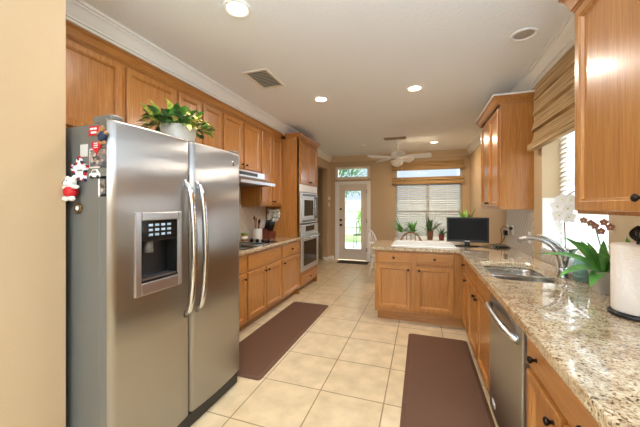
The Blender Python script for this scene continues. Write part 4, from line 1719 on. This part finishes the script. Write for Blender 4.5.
# ------------------------------------------------------------------ left counter items
t = thing('utensil_crock', 'white crock of cooking utensils at the back of the left countertop', 'utensil holder', (-2.32, 3.87, .93))
MB().lathe([(.066, 0), (.07, .005), (.07, .15), (.072, .158), (.064, .158), (.062, .01), (.001, .01)], (-2.32, 3.87, .931), 28).build('crock', WCER, t)
for i, (dx, dy, h, mt, kind) in enumerate(((-.02, -.05, .30, DARKWOOD, 's'), (.03, .0, .25, BLACK, 'b'), (.0, .04, .24, BLACK, 'b'), (-.03, .02, .27, LIGHTWOOD, 's'))):
    m = MB().tube([(-2.32 + dx * .3, 3.87 + dy * .3, .95), (-2.32 + dx, 3.87 + dy, .93 + h)], .006, 8)
    m.ball((-2.32 + dx * 1.1, 3.87 + dy * 1.1, .93 + h + .02), .026, 2, (.4, 1, 1.4) if kind == 'b' else (.5, .9, 1.2))
    o = m.build('cooking_utensil', mt)
    tag(o, ['dark wooden spoon, tallest in the white crock', 'black spatula at the front of the white crock', 'black ladle at the right of the white crock',
            'light wooden spoon at the back of the white crock'][i], 'utensil', 'utensils in the crock')
t = thing('glass_jar', 'glass jar with white label and green lid beside the utensil crock', 'jar', (-2.41, 3.66, .93))
MB().lathe([(.045, 0), (.048, .005), (.048, .07), (.043, .085), (.001, .085)], (-2.41, 3.66, .931), 24).build('jar_body', plain('amber_contents', '#A5713C', .3), t)
MB().lathe([(.0495, .0), (.0495, .04)], (-2.41, 3.66, .951), 24).build('label', WHT, t)
m = MB().lathe([(.044, .085), (.046, .088), (.046, .104), (.001, .106)], (-2.41, 3.66, .931), 24)
m.build('lid', GREEN, t)
# knife block
t = thing('knife_block', 'dark red wooden knife block by the oven cabinet side', 'knife block', (-2.22, 4.03, .93))
m = MB()
m.extrude_poly([(-2.29, 3.94, .931), (-2.15, 3.94, .931), (-2.15, 3.94, 1.03), (-2.29, 3.94, 1.09)], (0, .18, 0))
m.build('block', plain('cherry_wood', '#6E3220', .4, vary=.2, bscale=20), t)
k = 0
for i in range(2):
    for j in range(4):
        y = 3.965 + j * .042
        x = -2.25 + i * .06
        z = 1.083 - i * .026
        m = MB().tube([(x, y, z), (x + .05, y - .02, z + .13)], .0125, 8)
        m.tube([(x - .01, y + .003, z - .06), (x, y, z)], .004, 6)
        o = m.build('kitchen_knife', BLACK)
        tag(o, 'black-handled knife standing in the dark red knife block', 'knife', 'black-handled knives in the block')
# hanging towel
t = thing('hanging_towel', 'patterned grey and white towel hanging on the tall cabinet side behind the knives', 'towel', (-2.33, 4.37, 1.2))
m = MB()
N = 16
g = []
for i in range(N + 1):
    q = i / N
    row = []
    for j in range(9):
        r_ = j / 8
        x = -2.45 + .24 * q * (.55 + .45 * math.sin(PI * min(1, r_ * .8 + .2))) + .03 * (1 - r_)
        y = 4.372 - .012 - .012 * math.sin(q * 5 * PI) * (.3 + r_)
        row.append((x, y, 1.385 - .28 * r_ - .02 * math.sin(q * PI)))
    g.append(row)
vf = [[m.bm.verts.new(p) for p in row] for row in g]
vb = [[m.bm.verts.new((p[0], p[1] + .006, p[2])) for p in row] for row in g]
for i in range(N):
    for j in range(8):
        m.bm.faces.new((vf[i][j], vf[i + 1][j], vf[i + 1][j + 1], vf[i][j + 1])).smooth = True
        m.bm.faces.new((vb[i][j + 1], vb[i + 1][j + 1], vb[i + 1][j], vb[i][j])).smooth = True
m.build('cloth', TOWEL, t)
MB().tube([(-2.34, 4.388, 1.39), (-2.34, 4.365, 1.39), (-2.34, 4.358, 1.40)], .005, 6).build('hook', NICKEL, t)

# ------------------------------------------------------------------ right counter items
# paper towel
c = (.915, 1.70)
t = thing('paper_towel_holder', 'black metal stand holding a white paper towel roll at the right edge', 'paper towel holder', (c[0], c[1], .93))
MB().lathe([(.098, 0), (.10, .004), (.10, .014), (.094, .018), (.001, .018)], (c[0], c[1], .931), 36).build('base', BLACK, t)
MB().tube([(c[0], c[1], .94), (c[0], c[1], 1.27)], .006, 8).build('post', BLACK, t)
m = MB()
for k in range(5):
    a0 = k * .5
    pts = [(c[0] + .028 * math.cos(a0) * math.sin(PI * q / 8), c[1] + .028 * math.sin(a0) * math.sin(PI * q / 8), 1.262 + .07 * q / 8) for q in range(9)]
    m.tube(pts, .004, 6)
    pts = [(c[0] - .028 * math.cos(a0) * math.sin(PI * q / 8), c[1] - .028 * math.sin(a0) * math.sin(PI * q / 8), 1.262 + .07 * q / 8) for q in range(9)]
    m.tube(pts, .004, 6)
m.build('wire_finial', BLACK, t)
m = MB().lathe([(.02, 0), (.084, 0), (.088, .006), (.088, .294), (.084, .30), (.02, .30)], (c[0], c[1], .951), 40)
o = m.build('paper_towel_roll', CLOTH)
tag(o, 'full white paper towel roll on the black stand', 'paper towel roll')

# orchid in taupe pot (front)
def sq_pot(t, cx, cy, w0, w1, h, mat, nm='pot'):
    m = MB()
    rings = []
    for ww, z in ((w0, 0), (w1, h), (w1 - .008, h), (w1 - .01, h - .02)):
        pts = rr(cx - ww, cx + ww, cy - ww, cy + ww, .012, 3)
        rings.append([m.bm.verts.new((a, b, .931 + z)) for a, b in pts])
    for i in range(3):
        n = len(rings[i])
        for k in range(n):
            m.bm.faces.new((rings[i][k], rings[i][(k + 1) % n], rings[i + 1][(k + 1) % n], rings[i + 1][k]))
    m.bm.faces.new(rings[0][::-1])
    m.bm.faces.new(rings[-1])
    return m.build(nm, mat, t)


def orchid_leaves(t, base, specs, mat, up=(0, 0, 1)):
    m = MB()
    for az, el, ln, wd, dr in specs:
        a, e = R(az), R(el)
        m.leaf((base[0] + .012 * math.cos(a), base[1] + .012 * math.sin(a), base[2]), (math.cos(a) * math.cos(e), math.sin(a) * math.cos(e), math.sin(e)), ln, wd, dr, .22, 10, shape=.9, up=up)
    return m.build('leaves', mat, t)


def flower(c, face, size, mat, parent):
    """five-petal orchid bloom facing the vector face"""
    f = V(face).normalized()
    u = f.cross(V((0, 0, 1))).normalized()
    v = u.cross(f)
    m = MB()
    c = V(c)
    for i in range(5):
        a = 2 * PI * i / 5 + PI / 2
        d = (u * math.cos(a) + v * math.sin(a)) + f * .15
        m.leaf(c, d, size, size * (1.15 if i in (1, 4) else .85), -.0, .15, 5, up=tuple(f), shape=1.0)
    m.ball(c + f * size * .12, size * .14, 1, mi=1)
    return m.build('flower', [mat, YGREEN], parent)


t = thing('orchid', 'orchid with broad green leaves in a taupe square pot beside the paper towels', 'orchid', (.985, 2.12, .93))
sq_pot(t, .985, 2.10, .042, .058, .125, TAUPE)
MB().box(.94, 1.03, 2.055, 2.145, 1.03, 1.045, .004).build('moss', DARKWOOD, t)
orchid_leaves(t, (.98, 2.10, 1.045), [(200, 26, .27, .06, 1.3), (172, 46, .30, .055, 1.3), (150, 64, .26, .05, 1.0), (212, 66, .22, .055, .7), (245, 78, .20, .05, .6),
                                     (300, 62, .20, .05, 1.2), (135, 70, .20, .05, .8), (285, 40, .17, .06, 2.3), (226, 12, .17, .06, 1.5), (262, 66, .20, .055, 1.4), (205, 68, .26, .055, 1.4)], GREEN, (-.2, -.35, .9))
m = MB()
st = [(.99, 2.11, 1.04), (1.0, 2.17, 1.18), (1.01, 2.25, 1.29), (1.0, 2.36, 1.33)]
m.tube(st, .0035, 6)
m.build('stem', STEMM, t)
for p in ((1.0, 2.36, 1.33), (1.01, 2.30, 1.315), (1.01, 2.25, 1.30), (1.03, 2.20, 1.325), (1.03, 2.23, 1.27), (1.04, 2.16, 1.30)):
    flower(p, (-.7, -.6, .1), .024, PINKP, t)

t = thing('orchid', 'tall orchid with large white blooms behind the faucet', 'orchid', (1.0, 2.62, .93))
OB = (1.0, 2.62)
MB().lathe([(.042, 0), (.045, .004), (.058, .11), (.06, .12), (.054, .12), (.05, .10), (.001, .10)], (OB[0], OB[1], .931), 24).build('pot', WCER, t)
orchid_leaves(t, (OB[0], OB[1], 1.03), [(200, 50, .18, .065, 1.2), (232, 65, .17, .07, 1.3), (160, 40, .15, .07, 1.5), (180, 35, .2, .06, 1.2), (120, 55, .15, .06, 1.0), (285, 60, .16, .07, 1.1)], DGREEN)
m = MB()
m.tube([(OB[0], OB[1], 1.03), (OB[0] - .005, OB[1] - .01, 1.2), (OB[0] - .02, OB[1] - .03, 1.38), (OB[0] - .01, OB[1] - .06, 1.50), (OB[0] + .02, OB[1] - .09, 1.53)], .004, 8)
m.build('stem', DARKWOOD, t)
for p in ((.955, 2.55, 1.47), (1.0, 2.53, 1.465), (.93, 2.56, 1.42), (.985, 2.54, 1.405), (.945, 2.57, 1.355), (.995, 2.55, 1.345)):
    flower(p, (-.45 + random.uniform(-.15, .15), -.9, .05 + random.uniform(-.15, .15)), .047, PETAL, t)

t = thing('glass_jar', 'aqua glass jar standing between the faucet and the taupe pot', 'jar', (1.0, 2.36, .93))
m = MB().lathe([(.036, 0), (.04, .004), (.042, .10), (.036, .125), (.034, .15), (.036, .155), (.033, .155), (.031, .15), (.033, .125), (.039, .10), (.037, .006), (.001, .006)], (.995, 2.385, .931), 28)
m.build('jar_body', AQUA, t)
m = MB()
for i in range(3):
    m.lathe([(.0428, 0), (.0428, .012)], (.995, 2.385, .955 + i * .03), 24)
m.build('embossed_bands', AQUA, t)
t = thing('potted_plant', 'small plant in a white pot between the taupe pot and the paper towels', 'plant', (1.02, 1.93, .93))
MB().lathe([(.04, 0), (.043, .004), (.055, .14), (.057, .15), (.05, .15), (.046, .12), (.001, .12)], (1.0, 1.93, .931), 24).build('pot', WCER, t)
orchid_leaves(t, (1.0, 1.93, 1.05), [(60, 70, .22, .03, .5), (120, 60, .2, .03, .8), (200, 70, .2, .03, .8), (240, 75, .24, .03, .6), (270, 60, .22, .03, 1.0), (300, 80, .24, .03, .6)], GREEN)

# ------------------------------------------------------------------ floor mats
def mat_obj(name, label, cat, x0, x1, y0, y1, h, mat, edge=None):
    m = MB()
    pts = rr(x0, x1, y0, y1, .03, 4)
    ins = rr(x0 + .03, x1 - .03, y0 + .03, y1 - .03, .02, 4)
    r0 = [m.bm.verts.new((a, b, .001)) for a, b in pts]
    r1 = [m.bm.verts.new((a, b, .004)) for a, b in pts]
    r2 = [m.bm.verts.new((a, b, h)) for a, b in ins]
    n = len(pts)
    for A, B_ in ((r0, r1), (r1, r2)):
        for k in range(n):
            m.bm.faces.new((A[k], A[(k + 1) % n], B_[(k + 1) % n], B_[k]))
    m.bm.faces.new(r0[::-1])
    m.bm.faces.new(r2)
    o = m.build(name, mat, loc=((x0 + x1) / 2, (y0 + y1) / 2, 0))
    tag(o, label, cat)
    return o


mat_obj('floor_mat', 'long brown cushioned floor mat along the left cabinets', 'floor mat', -1.79, -1.24, 2.10, 4.02, .018, MATB)
mat_obj('floor_mat', 'brown cushioned floor mat in front of the sink and dishwasher', 'floor mat', -.13, .455, 1.1, 3.43, .018, MATB)
mat_obj('door_mat', 'dark doormat on the tiles inside the back door', 'doormat', -2.02, -1.24, 7.14, 7.54, .012, DMAT)
